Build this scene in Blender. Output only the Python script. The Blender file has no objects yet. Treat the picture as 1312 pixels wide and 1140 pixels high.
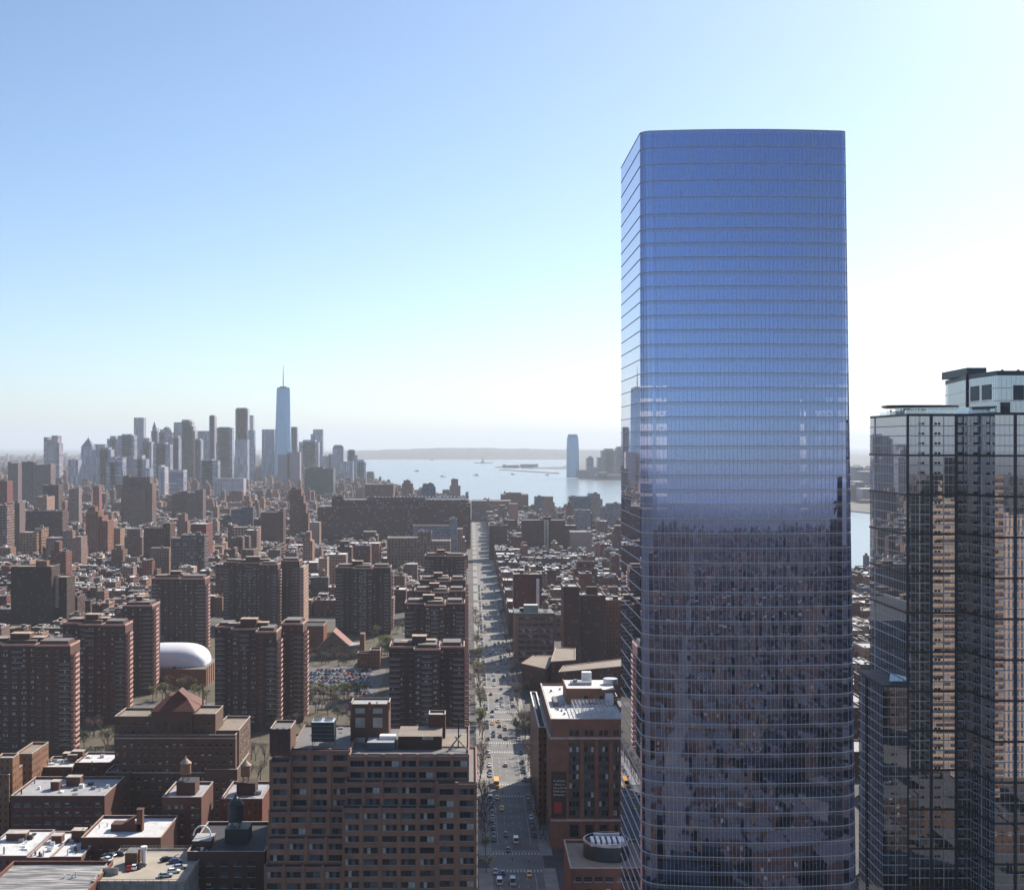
import bpy, math, random
from mathutils import Vector
R = math.radians
rnd = random.Random(7)
sc = bpy.context.scene
COL = sc.collection
# ------------------------------------------------------------ camera
EYE = 165.0; F = 1650.0; VX = 603.0; VY = 570.0      # eye height, focal length in photo pixels, vanishing point of the avenue
cam_d = bpy.data.cameras.new('camera'); cam = bpy.data.objects.new('camera', cam_d); COL.objects.link(cam)
cam.location = (0, 0, EYE); cam.rotation_euler = (R(90), 0, 0)
cam_d.sensor_width = 36; cam_d.lens = 36 * F / 1312
cam_d.shift_x = (656 - VX) / 1312; cam_d.clip_start = 1; cam_d.clip_end = 200000
sc.camera = cam
sc.render.resolution_x = 1024; sc.render.resolution_y = 889
# ------------------------------------------------------------ light
SUN_AZ = 37; SUN_EL = 37
w = bpy.data.worlds.new('World'); sc.world = w; w.use_nodes = True
wn = w.node_tree; wn.nodes.clear()
sky = wn.nodes.new('ShaderNodeTexSky'); sky.sky_type = 'NISHITA'; sky.sun_disc = False
sky.sun_elevation = R(SUN_EL); sky.sun_rotation = R(SUN_AZ); sky.altitude = 100
sky.air_density = 0.8; sky.dust_density = 0.8; sky.ozone_density = 2.6
bgn = wn.nodes.new('ShaderNodeBackground'); bgn.inputs[1].default_value = 0.10
wo = wn.nodes.new('ShaderNodeOutputWorld')
smx = wn.nodes.new('ShaderNodeMix'); smx.data_type = 'RGBA'; smx.blend_type = 'MULTIPLY'; smx.inputs[0].default_value = 1
smx.inputs[7].default_value = (.93, .985, 1, 1); wn.links.new(sky.outputs[0], smx.inputs[6]); wn.links.new(smx.outputs[2], bgn.inputs[0]); wn.links.new(bgn.outputs[0], wo.inputs[0])
sl = bpy.data.lights.new('sun', 'SUN'); sl.energy = 5.0; sl.angle = R(0.5); sl.color = (1, .93, .82)
so = bpy.data.objects.new('sun', sl); COL.objects.link(so)
sd = Vector((math.sin(R(SUN_AZ)) * math.cos(R(SUN_EL)), math.cos(R(SUN_AZ)) * math.cos(R(SUN_EL)), math.sin(R(SUN_EL))))
so.rotation_euler = (-sd).to_track_quat('-Z', 'Y').to_euler()
sc.view_settings.view_transform = 'Standard'; sc.view_settings.look = 'None'
sc.view_settings.exposure = 0.66; sc.view_settings.gamma = 1
sc.cycles.volume_bounces = 0; sc.cycles.max_bounces = 7; sc.cycles.transparent_max_bounces = 12
sc.cycles.diffuse_bounces = 2; sc.cycles.glossy_bounces = 3

# ------------------------------------------------------------ helpers
def X(px, Y): return (px - VX) * Y / F
def Z(py, Y): return EYE - (py - VY) * Y / F

ROOTS = []; ORG = {}
class MB:
    def __init__(s): s.v = []; s.f = []; s.m = []; s.c = []; s.cc = None
    def face(s, pts, mi=0):
        n = len(s.v); s.v += [tuple(p) for p in pts]; s.f.append(tuple(range(n, n + len(pts)))); s.m.append(mi); s.c.append(s.cc)
    def box(s, x0, x1, y0, y1, z0, z1, mi=0, top=None, faces='lrfbtd'):
        a = len(s.v)
        s.v += [(x0,y0,z0),(x1,y0,z0),(x1,y1,z0),(x0,y1,z0),(x0,y0,z1),(x1,y0,z1),(x1,y1,z1),(x0,y1,z1)]
        F_ = {'f':(0,1,5,4),'r':(1,2,6,5),'b':(2,3,7,6),'l':(3,0,4,7),'t':(4,5,6,7),'d':(3,2,1,0)}
        for k in faces:
            s.f.append(tuple(a + i for i in F_[k])); s.m.append(top if (k == 't' and top is not None) else mi); s.c.append(s.cc)
    def prism(s, poly, z0, z1, mi=0, top=None, cap=True, bottom=False):
        n = len(poly); a = len(s.v)
        s.v += [(p[0], p[1], z0) for p in poly] + [(p[0], p[1], z1) for p in poly]
        for i in range(n):
            j = (i + 1) % n; s.f.append((a+i, a+j, a+n+j, a+n+i)); s.m.append(mi); s.c.append(s.cc)
        if cap: s.f.append(tuple(a+n+i for i in range(n))); s.m.append(mi if top is None else top); s.c.append(s.cc)
        if bottom: s.f.append(tuple(a+n-1-i for i in range(n))); s.m.append(mi); s.c.append(s.cc)
    def cyl(s, x, y, z0, z1, r0, r1=None, n=12, mi=0, top=None, bottom=False):
        r1 = r0 if r1 is None else r1; a = len(s.v)
        for r, z in ((r0, z0), (max(r1, .001), z1)):
            s.v += [(x + r*math.cos(6.28319*i/n), y + r*math.sin(6.28319*i/n), z) for i in range(n)]
        for i in range(n):
            j = (i+1) % n; s.f.append((a+i, a+j, a+n+j, a+n+i)); s.m.append(mi); s.c.append(s.cc)
        s.f.append(tuple(a+n+i for i in range(n))); s.m.append(mi if top is None else top); s.c.append(s.cc)
        if bottom: s.f.append(tuple(a+n-1-i for i in range(n))); s.m.append(mi); s.c.append(s.cc)
    def bar(s, p, q, r, mi=0, r2=None, n=4):
        p = Vector(p); q = Vector(q); d = (q - p)
        if d.length < 1e-6: return
        d.normalize(); u = d.cross(Vector((0,0,1)))
        if u.length < .05: u = Vector((1,0,0))
        u.normalize(); w_ = d.cross(u); r2 = r if r2 is None else r2; a = len(s.v)
        for c, rr in ((p, r), (q, r2)):
            for i in range(n):
                t = 6.28319*(i+.5)/n; s.v.append(tuple(c + u*math.cos(t)*rr + w_*math.sin(t)*rr))
        for i in range(n):
            j = (i+1) % n; s.f.append((a+i, a+n+i, a+n+j, a+j)); s.m.append(mi); s.c.append(s.cc)
        s.f.append(tuple(a+i for i in range(n))); s.m.append(mi); s.c.append(s.cc)
        s.f.append(tuple(a+2*n-1-i for i in range(n))); s.m.append(mi); s.c.append(s.cc)
    def add(s, o, dx=0, dy=0, dz=0, rot=0):
        a = len(s.v); c = math.cos(rot); n = math.sin(rot)
        s.v += [(x*c - y*n + dx, x*n + y*c + dy, z + dz) for x, y, z in o.v]
        s.f += [tuple(a + i for i in f) for f in o.f]; s.m += o.m; s.c += o.c
    def mesh(s, name, mats, org=(0,0,0), smooth=False):
        me = bpy.data.meshes.new(name)
        ox, oy, oz = org
        me.from_pydata([(x-ox, y-oy, z-oz) for x, y, z in s.v], [], s.f)
        for m in (mats if isinstance(mats, (list, tuple)) else [mats]): me.materials.append(m)
        me.polygons.foreach_set('material_index', s.m)
        if smooth: me.polygons.foreach_set('use_smooth', [True]*len(s.f))
        if any(c is not None for c in s.c):
            at = me.color_attributes.new('tint', 'FLOAT_COLOR', 'CORNER'); buf = []
            for f, c in zip(s.f, s.c): buf += (list(c or (.3,.3,.3)) + [1]) * len(f)
            at.data.foreach_set('color', buf)
        me.update(); return me
    def build(s, name, mats, parent=None, org=None, color=None, smooth=False, **k):
        if parent is not None: org = ORG.get(parent.name, (0,0,0))
        elif org is None: org = (0,0,0)
        o = bpy.data.objects.new(name, s.mesh(name, mats, org, smooth)); COL.objects.link(o)
        if parent is not None: o.parent = parent
        else: o.location = org
        ORG[o.name] = tuple(org)
        if color: o.color = (*color, 1)
        tag(o, **k); return o

def tag(o, label=None, cat=None, group=None, kind=None):
    if label: o['label'] = label
    if cat: o['category'] = cat
    if group: o['group'] = group
    if kind: o['kind'] = kind
    return o
def thing(name, loc, label, cat, group=None, rz=0):
    o = bpy.data.objects.new(name, None); COL.objects.link(o); o.location = loc; o.rotation_euler = (0,0,rz)
    o.empty_display_size = 1; ORG[o.name] = tuple(float(c) for c in loc); ROOTS.append(o)
    return tag(o, label, cat, group)
def link(name, mesh, parent, loc, rot=0, color=None):
    o = bpy.data.objects.new(name, mesh); COL.objects.link(o)
    if parent is not None:
        po = ORG.get(parent.name, (0,0,0)); o.parent = parent; o.location = (loc[0]-po[0], loc[1]-po[1], loc[2]-po[2])
    else: o.location = loc
    o.rotation_euler = (0,0,rot)
    if color: o.color = (*color, 1)
    return o
def copy_thing(src, loc, rz=0, label=None, color=None, scale=None, parts=True):
    r = src.copy(); COL.objects.link(r); r.location = loc; r.rotation_euler = (0,0,rz)
    if label: r['label'] = label
    if scale: r.scale = (scale,)*3 if not isinstance(scale, tuple) else scale
    if color: r.color = (*color, 1)
    for ch in (list(src.children) if parts else []):
        c = ch.copy(); COL.objects.link(c); c.parent = r
        if color: c.color = (*color, 1)
        for g in ch.children:
            d = g.copy(); COL.objects.link(d); d.parent = c
    return r

# ------------------------------------------------------------ materials
class NT:
    def __init__(s, name):
        s.mat = bpy.data.materials.new(name); s.mat.use_nodes = True; s.t = s.mat.node_tree; s.t.nodes.clear()
        s.out = s.n('ShaderNodeOutputMaterial')
    def n(s, typ, **k):
        x = s.t.nodes.new(typ)
        for a, b in k.items(): setattr(x, a, b)
        return x
    def l(s, a, b): s.t.links.new(a, b)
    def val(s, sock, v):
        if hasattr(v, 'is_output'): s.l(v, sock)
        elif isinstance(v, (tuple, list)): sock.default_value = (*v, 1) if (len(v) == 3 and sock.type == 'RGBA') else v
        else: sock.default_value = v
    def m(s, op, a, b=0, c=0):
        x = s.n('ShaderNodeMath', operation=op)
        for i, v in enumerate((a, b, c)): s.val(x.inputs[i], v)
        return x.outputs[0]
    def mix(s, f, a, b, blend='MIX'):
        x = s.n('ShaderNodeMix', data_type='RGBA', blend_type=blend)
        s.val(x.inputs[0], f); s.val(x.inputs[6], a); s.val(x.inputs[7], b); return x.outputs[2]
    def noise(s, vec, scale, detail=3, rough=.55):
        x = s.n('ShaderNodeTexNoise'); x.inputs['Scale'].default_value = scale; x.inputs['Detail'].default_value = detail
        x.inputs['Roughness'].default_value = rough
        if vec is not None: s.l(vec, x.inputs['Vector'])
        return x.outputs[0]
    def ramp(s, f, lo, hi):
        x = s.n('ShaderNodeMapRange'); s.val(x.inputs[0], f); x.inputs[1].default_value = lo; x.inputs[2].default_value = hi; return x.outputs[0]
    def bsdf(s, color, rough=.8, metal=0, bump=None, bs=.3, spec=None):
        b = s.n('ShaderNodeBsdfPrincipled'); s.val(b.inputs['Base Color'], color); s.val(b.inputs['Roughness'], rough)
        s.val(b.inputs['Metallic'], metal)
        if spec is not None: b.inputs['Specular IOR Level'].default_value = spec
        if bump is not None:
            bn = s.n('ShaderNodeBump'); bn.inputs['Strength'].default_value = bs; s.l(bump, bn.inputs['Height']); s.l(bn.outputs[0], b.inputs['Normal'])
        s.l(b.outputs[0], s.out.inputs[0]); return b
    def obj(s): return s.n('ShaderNodeTexCoord').outputs['Object']

def plain(name, col, rough=.8, metal=0, var=.25, scale=.4, spec=None):
    t = NT(name); c = t.obj(); f = t.ramp(t.noise(c, scale, 4), .3, .7)
    dark = tuple(v*(1-var) for v in col); lite = tuple(min(v*(1+var), .95) for v in col)
    t.bsdf(t.mix(f, dark, lite), rough, metal, spec=spec); return t.mat
def tinted(name, rough=.8, metal=0, var=.25, scale=.3, streak=True):
    t = NT(name); oi = t.n('ShaderNodeObjectInfo'); c = t.obj()
    f = t.ramp(t.noise(c, scale, 5), .3, .75)
    mp = t.n('ShaderNodeMapping'); mp.inputs['Scale'].default_value = (1, 1, .08); t.l(c, mp.inputs[0])
    g = t.ramp(t.noise(mp.outputs[0], 1.1, 3), .25, .75)
    col = t.mix(t.m('MULTIPLY', f, var), t.mix(1, oi.outputs['Color'], (.74,.50,.40), 'MULTIPLY'), (.03,.025,.02))
    if streak: col = t.mix(t.m('MULTIPLY', g, .22), col, (.05,.045,.04))
    t.bsdf(col, rough, metal); return t.mat

def facade(name, bay=3.2, fl=3.4, wf=.45, hf=.5, lit=.12, attr=False, pane=(.02,.024,.032), lite=(.2,.2,.2), band=.0, pier=.0, glassy=.12, var=.3):
    t = NT(name); c = t.obj(); sx = t.n('ShaderNodeSeparateXYZ'); t.l(c, sx.inputs[0])
    ge = t.n('ShaderNodeNewGeometry'); sn = t.n('ShaderNodeSeparateXYZ'); t.l(ge.outputs['True Normal'], sn.inputs[0])
    side = t.m('GREATER_THAN', t.m('ABSOLUTE', sn.outputs[0]), .6)
    u = t.m('ADD', t.m('MULTIPLY', sx.outputs[0], t.m('SUBTRACT', 1, side)), t.m('MULTIPLY', sx.outputs[1], side))
    u = t.m('DIVIDE', t.m('ADD', u, 5000), bay); v = t.m('DIVIDE', sx.outputs[2], fl)
    if attr:
        at = t.n('ShaderNodeAttribute', attribute_name='tint'); base = at.outputs['Color']; rs = at.outputs['Fac']
        rr = t.m('FRACT', t.m('MULTIPLY', rs, 173.3))
    else:
        oi = t.n('ShaderNodeObjectInfo'); base = oi.outputs['Color']; rr = oi.outputs['Random']
    u = t.m('ADD', u, rr)
    fu = t.m('ABSOLUTE', t.m('SUBTRACT', t.m('FRACT', u), .5)); fv = t.m('ABSOLUTE', t.m('SUBTRACT', t.m('FRACT', v), .5))
    ins = t.m('MULTIPLY', t.m('LESS_THAN', fu, t.m('MULTIPLY', wf/2, t.m('ADD', .8, t.m('MULTIPLY', rr, .4)))), t.m('LESS_THAN', fv, hf/2))
    ins = t.m('MULTIPLY', ins, t.m('LESS_THAN', t.m('ABSOLUTE', sn.outputs[2]), .5))
    cx = t.n('ShaderNodeCombineXYZ'); t.l(t.m('FLOOR', u), cx.inputs[0]); t.l(t.m('FLOOR', v), cx.inputs[1])
    t.l(t.m('ADD', t.m('MULTIPLY', side, 31), t.m('MULTIPLY', rr, 977)), cx.inputs[2])
    wnz = t.n('ShaderNodeTexWhiteNoise', noise_dimensions='3D'); t.l(cx.outputs[0], wnz.inputs['Vector'])
    rv = wnz.outputs['Value']
    g = t.mix(t.m('GREATER_THAN', rv, 1-lit), t.mix(rv, pane, tuple(p*3 for p in pane)), lite)
    f = t.ramp(t.noise(c, .12, 5), .3, .75)
    wall = t.mix(t.m('MULTIPLY', f, var), t.mix(1, base, (.72,.48,.40), 'MULTIPLY'), (.03,.026,.022))
    if band: wall = t.mix(t.m('MULTIPLY', t.m('LESS_THAN', t.m('FRACT', v), band), .5), wall, (.42,.38,.33))
    if pier: wall = t.mix(t.m('MULTIPLY', t.m('LESS_THAN', fu, pier), .0), wall, wall)
    b = t.bsdf(t.mix(ins, wall, g), t.m('SUBTRACT', .85, t.m('MULTIPLY', ins, .85-glassy)), 0, bump=t.m('SUBTRACT', 1, ins), bs=.35)
    b.inputs['Specular IOR Level'].default_value = .35
    return t.mat

def glassmat(name, fac=.5, refl=(.8,.87,1), trans=(.35,.42,.5), rough=.0, fres=1.45, wob=0):
    t = NT(name)
    g = t.n('ShaderNodeBsdfGlossy'); t.val(g.inputs[0], refl); g.inputs[1].default_value = rough
    tr = t.n('ShaderNodeBsdfTransparent'); t.val(tr.inputs[0], trans)
    fr = t.n('ShaderNodeFresnel'); fr.inputs[0].default_value = fres
    if wob:
        bn = t.n('ShaderNodeBump'); bn.inputs['Strength'].default_value = wob; bn.inputs['Distance'].default_value = .05
        t.l(t.noise(t.obj(), .25, 2), bn.inputs['Height']); t.l(bn.outputs[0], g.inputs['Normal'])
    f = t.m('MINIMUM', t.m('ADD', fac, t.m('MULTIPLY', fr.outputs[0], 1-fac)), 1)
    mx = t.n('ShaderNodeMixShader'); t.l(f, mx.inputs[0]); t.l(tr.outputs[0], mx.inputs[1]); t.l(g.outputs[0], mx.inputs[2])
    t.l(mx.outputs[0], t.out.inputs[0]); return t.mat

M = {}
M['brick'] = tinted('brick_wall', .9, 0, .45, .25)
M['facA'] = facade('facade_punched_windows', 3.0, 3.3, .42, .5, .12)
M['facB'] = facade('facade_loft_windows', 4.2, 3.9, .68, .6, .15)
M['facC'] = facade('facade_small_windows', 2.4, 3.0, .38, .42, .10)
M['facG'] = facade('facade_glass_grid', 1.8, 3.6, .84, .7, .06, pane=(.05,.08,.12), lite=(.2,.25,.3))
M['facX'] = facade('facade_many_blocks', 2.9, 3.4, .45, .5, .12, attr=True)
M['blank'] = tinted('blank_wall', .85, 0, .15, .1)
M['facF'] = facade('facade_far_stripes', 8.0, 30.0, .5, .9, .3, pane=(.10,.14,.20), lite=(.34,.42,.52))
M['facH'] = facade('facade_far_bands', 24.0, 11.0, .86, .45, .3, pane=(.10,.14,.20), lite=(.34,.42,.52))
M['facV'] = facade('facade_vertical_piers', 2.2, 4.0, .5, .86, .05, pane=(.04,.055,.08))
def roofm(name, col, var=.3, spec=.3):
    t = NT(name); c = t.obj(); a = t.ramp(t.noise(c, .09, 4, .7), .35, .65); b = t.ramp(t.noise(c, 1.3, 4), .3, .75)
    k = t.mix(t.m('MULTIPLY', a, .75), col, tuple(v*(1-var) for v in col)); k = t.mix(t.m('MULTIPLY', b, .35), k, tuple(v*.45 for v in col))
    s_ = t.n('ShaderNodeSeparateXYZ'); t.l(c, s_.inputs[0])
    sm = t.m('MAXIMUM', t.m('LESS_THAN', t.m('FRACT', t.m('MULTIPLY', s_.outputs[0], .42)), .05), t.m('LESS_THAN', t.m('FRACT', t.m('MULTIPLY', s_.outputs[1], .13)), .02))
    k = t.mix(t.m('MULTIPLY', sm, .3), k, tuple(v*.35 for v in col))
    pt = t.ramp(t.noise(c, .35, 2), .60, .64); k = t.mix(t.m('MULTIPLY', pt, .45), k, tuple(v*.5 for v in col))
    t.bsdf(k, .75, 0, bump=b, bs=.15, spec=spec); return t.mat
M['rW'] = roofm('roof_white_membrane', (.72,.70,.69)); M['rS'] = roofm('roof_silver_coating', (.42,.41,.42))
M['rT'] = roofm('roof_tan_gravel', (.30,.24,.19)); M['rD'] = roofm('roof_dark_tar', (.07,.065,.07)); M['rR'] = roofm('roof_red_tile', (.16,.055,.04))
M['rG'] = roofm('roof_grey_gravel', (.20,.185,.18))
ROOFS = ['rW','rS','rT','rD','rG','rS','rW','rG']
M['cap'] = plain('coping_stone', (.42,.36,.31)); M['capT'] = plain('coping_tan', (.38,.27,.2)); M['capR'] = plain('coping_terracotta', (.22,.08,.06))
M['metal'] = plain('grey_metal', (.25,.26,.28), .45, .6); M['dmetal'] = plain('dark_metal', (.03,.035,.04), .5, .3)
M['white'] = plain('white_paint', (.72,.71,.7), .6, 0, .12); M['wmetal'] = plain('pale_metal', (.55,.56,.58), .4, .5)
M['wood'] = plain('weathered_wood', (.23,.13,.08), .9, 0, .4, 3); M['conc'] = plain('concrete', (.33,.3,.27), .9, 0, .3, .3)
M['win'] = plain('window_dark_glass', (.02,.024,.032), .1, 0, .5, .4, spec=.6)
M['win2'] = plain('window_grey_glass', (.09,.10,.115), .12, 0, .5, .5, spec=.7)
M['blind'] = plain('window_blind', (.4,.38,.34), .6, 0, .3, .8)
M['frame'] = plain('window_frame', (.06,.055,.05), .6); M['lframe'] = plain('light_window_frame', (.2,.165,.15), .6)
M['asph'] = plain('asphalt', (.055,.053,.052), .9, 0, .3, .15)
M['walk'] = plain('sidewalk_concrete', (.26,.24,.22), .9, 0, .2, .2)
M['paint'] = plain('road_paint', (.42,.41,.39), .7, 0, .3, 1)
M['bark'] = plain('tree_bark', (.09,.065,.05), .95, 0, .3, 2)
# ------------------------------------------------------------ ground, water, hills
def ground_mat():
    t = NT('city_ground'); c = t.obj()
    a = t.ramp(t.noise(c, .02, 5, .65), .4, .6); b = t.ramp(t.noise(c, .25, 4), .3, .7)
    k = t.mix(a, (.055,.05,.05), (.10,.085,.075)); k = t.mix(t.m('MULTIPLY', b, .5), k, (.035,.033,.035))
    far = t.ramp(t.noise(c, .004, 6, .8), .42, .58); k = t.mix(t.m('MULTIPLY', far, .25), k, (.16,.15,.14))
    t.bsdf(k, .9); return t.mat
def water_mat():
    t = NT('river_water'); c = t.obj()
    mp = t.n('ShaderNodeMapping'); mp.inputs['Scale'].default_value = (.02, .05, 1); t.l(c, mp.inputs[0])
    h = t.noise(mp.outputs[0], 1.0, 8, .75)
    b = t.bsdf((.20,.225,.235), .22, 0, bump=h, bs=.5); b.inputs['IOR'].default_value = 1.33; return t.mat
M['ground'] = ground_mat(); M['water'] = water_mat()
def grass_mat():
    t = NT('lawn'); c = t.obj(); a = t.ramp(t.noise(c, .08, 5), .35, .65)
    t.bsdf(t.mix(a, (.07,.058,.03), (.10,.08,.055)), .95); return t.mat
M['grass'] = grass_mat()
LAND = [(-14000,-38000),(20000,-38000),(20000,-300),(800,200),(520,900),(482,1600),(420,2300),(353,2900),(230,3130),(110,3330),(0,3850),(-100,4150),(-200,4450),(-330,5300),(-500,6350),(-590,6700),(-700,6900),(-1200,8200),(-4500,50000),(-40000,60000),(-40000,-38000)]
mb = MB(); mb.prism(LAND, -2.5, 0, 0); mb.build('ground', M['ground'], kind='structure')
mb = MB(); mb.face([(-40000,-9000,-1.6),(60000,-9000,-1.6),(60000,60000,-1.6),(-40000,60000,-1.6)]); mb.build('river_water', M['water'], kind='structure')
NJ = [(560,7350),(640,7100),(640,6900),(720,6500),(775,6250),(900,5200),(980,3900),(945,3250),(1000,3000),(1150,2000),(1300,-38000),(60000,-38000),(60000,60000),(4500,60000),(1400,16000),(700,9800),(430,9300),(420,9050),(760,8900),(640,8000)]
mb = MB(); mb.prism(NJ, -2.4, .5, 0); mb.build('far_shore', M['ground'], kind='structure')
# low hills beyond the bay
mb = MB()
def hill_h(x, pk, wd, base): return base + pk * math.exp(-((x - 0) / wd) ** 2)
hr = random.Random(3); N = 90; xs = [(-3300 + i * 100) for i in range(N)]
hs = []
for i, x in enumerate(xs):
    t_ = i / (N-1); h = 105 * math.exp(-((t_-.36)/.24)**2) + 55*math.exp(-((t_-.75)/.2)**2) + hr.uniform(0, 12) + 14; hs.append(h * min(1, t_*9, (1-t_)*6 + .4))
for i in range(N-1):
    for (ya, fa, yb, fb) in ((14800,0,15600,.55),(15600,.55,16800,1),(16800,1,19000,.2)):
        mb.face([(xs[i],ya,hs[i]*fa-1),(xs[i+1],ya,hs[i+1]*fa-1),(xs[i+1],yb,hs[i+1]*fb-1),(xs[i],yb,hs[i]*fb-1)])
mb.build('hills', M['ground'], kind='structure', smooth=True)
mb = MB()
for px, Yd, wpx, dp in ((618,11800,22,260),):
    mb.prism([(X(px-wpx/2,Yd),Yd),(X(px+wpx/2,Yd),Yd-20),(X(px+wpx/2+4,Yd),Yd+dp),(X(px-wpx/2,Yd),Yd+dp)], -2, 2.5)
mb.build('statue_island', M['ground'], kind='structure')
mb = MB(); mb.prism([(X(634,9500),9500),(X(690,9400),9350),(X(688,9400),9900),(X(650,9400),10100)], -2, 2.5); mb.build('harbour_island', M['ground'], kind='structure')
mb = MB(); mb.prism([(X(640,8600),8600),(X(716,7500),7480),(X(718,7500),7600),(X(645,8600),8720)], -2, 3); mb.build('long_pier', M['conc'], kind='structure')
# ------------------------------------------------------------ the avenue
AX0, AX1 = 8.5, 28.0; SW0, SW1 = 3.0, 33.0; CROSS = [510, 616, 703] + [703 + 82*i for i in range(1, 26)]
mb = MB(); mb.face([(AX0-1,380,.006),(AX1+1,380,.006),(AX1+1,2900,.006),(AX0-1,2900,.006)]); 
mb.build('avenue', plain('avenue_asphalt', (.13,.118,.11), .7, 0, .3, .08), kind='structure')
mb = MB()
for c in CROSS: 
    mb.face([(SW1-4,c-6,.004),(300,c-6,.004),(300,c+6,.004),(SW1-4,c+6,.004)])
    if c < 520 or c > 960: mb.face([(-260,c-6,.004),(SW0+6,c-6,.004),(SW0+6,c+6,.004),(-260,c+6,.004)])
mb.build('cross_streets', M['asph'], kind='structure')
mb = MB(); y = 380
for c in CROSS + [2900]:
    for a, b in ((SW0, AX0), (AX1, SW1)):
        mb.box(a, b, y, c-8, 0, .14)
    y = c + 8
mb.build('pavement', M['walk'], kind='structure')
mb = MB(); z = .012
for c in CROSS[:14]:
    for s in (-1, 1):
        yc = c + s*10.5
        n = 15
        for i in range(n):
            x = AX0 + .6 + i*(AX1-AX0-1.2)/(n-1)
            mb.face([(x-.3,yc-1.6,z),(x+.3,yc-1.6,z),(x+.3,yc+1.6,z),(x-.3,yc+1.6,z)])
        if s > 0: mb.face([(AX0+.5,yc+3,z),(AX1-.5,yc+3,z),(AX1-.5,yc+3.5,z),(AX0+.5,yc+3.5,z)])
y = 390
while y < 1900:
    if all(abs(y-c) > 17 for c in CROSS):
        for lx in (14.9, 18.2, 21.5):
            mb.face([(lx-.1,y,z),(lx+.1,y,z),(lx+.1,y+3,z),(lx-.1,y+3,z)])
        for lx in (11.3, 24.9): mb.face([(lx-.09,y-2,z),(lx+.09,y-2,z),(lx+.09,y+7,z),(lx-.09,y+7,z)])
    y += 9
mb.build('road_markings', M['paint'], kind='structure')
# lawns and courts of the slab blocks
mb = MB()
for x0,x1,y0,y1 in ((-330,-2,520,960),(-330,-60,960,1180)): mb.face([(x0,y0,.008),(x1,y0,.008),(x1,y1,.008),(x0,y1,.008)])
mb.build('lawn', M['grass'], kind='structure')
mb = MB()
for x0,x1,y0,y1 in ((-121,-62,848,962),(-205,-150,600,640),(-330,-2,812,826),(-140,-128,640,960),(-56,-50,540,960),(-240,-170,650,665)):
    mb.face([(x0,y0,.014),(x1,y0,.014),(x1,y1,.014),(x0,y1,.014)])
mb.build('parking_lot', plain('lot_asphalt', (.12,.11,.105), .9, 0, .3, .2), kind='structure')

# ------------------------------------------------------------ generic parts
def walls_and_roof(boxes, root, wallm, roofm_, color, par=.9, cap=None, capw=.35, names=('wall','roof')):
    w_ = MB(); r_ = MB(); c_ = MB()
    for b in boxes:
        x0,x1,y0,y1,z0,z1 = b
        w_.box(x0,x1,y0,y1,z0,z1, faces='lrfb')
        p = par
        r_.face([(x0+.02,y0+.02,z1),(x1-.02,y0+.02,z1),(x1-.02,y1-.02,z1),(x0+.02,y1-.02,z1)])
        if p > 0:
            q = capw
            for a in ((x0,x1,y0,y0+q),(x0,x1,y1-q,y1),(x0,x0+q,y0+q,y1-q),(x1-q,x1,y0+q,y1-q)):
                w_.box(a[0],a[1],a[2],a[3],z1,z1+p, faces='lrfb')
                c_.box(a[0]-(.1 if a[0]==x0 else 0),a[1]+(.1 if a[1]==x1 else 0),a[2]-(.1 if a[2]==y0 else 0),a[3]+(.1 if a[3]==y1 else 0),z1+p,z1+p+.15)
    wo_ = w_.build(names[0], wallm, root, color=color)
    ro_ = r_.build(names[1], roofm_, root)
    if c_.f: c_.build('parapet_coping', cap or M['cap'], root)
    return wo_, ro_

# window meshes: origin at the centre of the opening, facing -Y
def win_mesh(name, w_, h_, panes=2, rows=1, pal='d', frame='frame', sill=True):
    mb = MB(); fr = .09
    mb.box(-w_/2,w_/2,-.05,.02,-h_/2,h_/2,0)
    pw = (w_-fr*(panes+1))/panes; ph = (h_-fr*(rows+1))/rows; k = 0
    for i in range(panes):
        for j in range(rows):
            x = -w_/2 + fr + i*(pw+fr); z = -h_/2 + fr + j*(ph+fr); mi = {'d':1,'g':2,'b':3}[pal[k % len(pal)]]; k += 1
            mb.face([(x,-.075,z),(x+pw,-.075,z),(x+pw,-.075,z+ph),(x,-.075,z+ph)], mi)
    if sill: mb.box(-w_/2-.1,w_/2+.1,-.16,.0,-h_/2-.12,-h_/2,4)
    mats = [M[frame],M['win'],M['win2'],M['blind'],M['cap']]; fr_ = MB(); pn = MB()
    for f,mi in zip(mb.f, mb.m): (pn if mi in (1,2,3) else fr_).face([mb.v[q] for q in f], mi)
    return mb, mb.mesh(name, mats), fr_.mesh(name, mats), pn.mesh('pane', mats)
def place_windows(root, variants, spots, limit=100, name='window', panes=False):
    """spots (x,y,z,rot): the first ones single objects, the rest one mesh"""
    rest = MB()
    for i, (x,y,z,ro) in enumerate(spots):
        mbv, me, fme, pme = variants[rnd.randrange(len(variants))]
        if i < limit and panes:
            wo__ = link(name, fme, root, (x,y,z), ro); po__ = link('pane', pme, None, (0,0,0)); po__.parent = wo__
        elif i < limit: link(name, me, root, (x,y,z), ro)
        else: rest.add(mbv, x, y, z, ro)
    if rest.f: rest.build(name+'s', list(variants[0][1].materials), root, kind='stuff')

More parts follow.
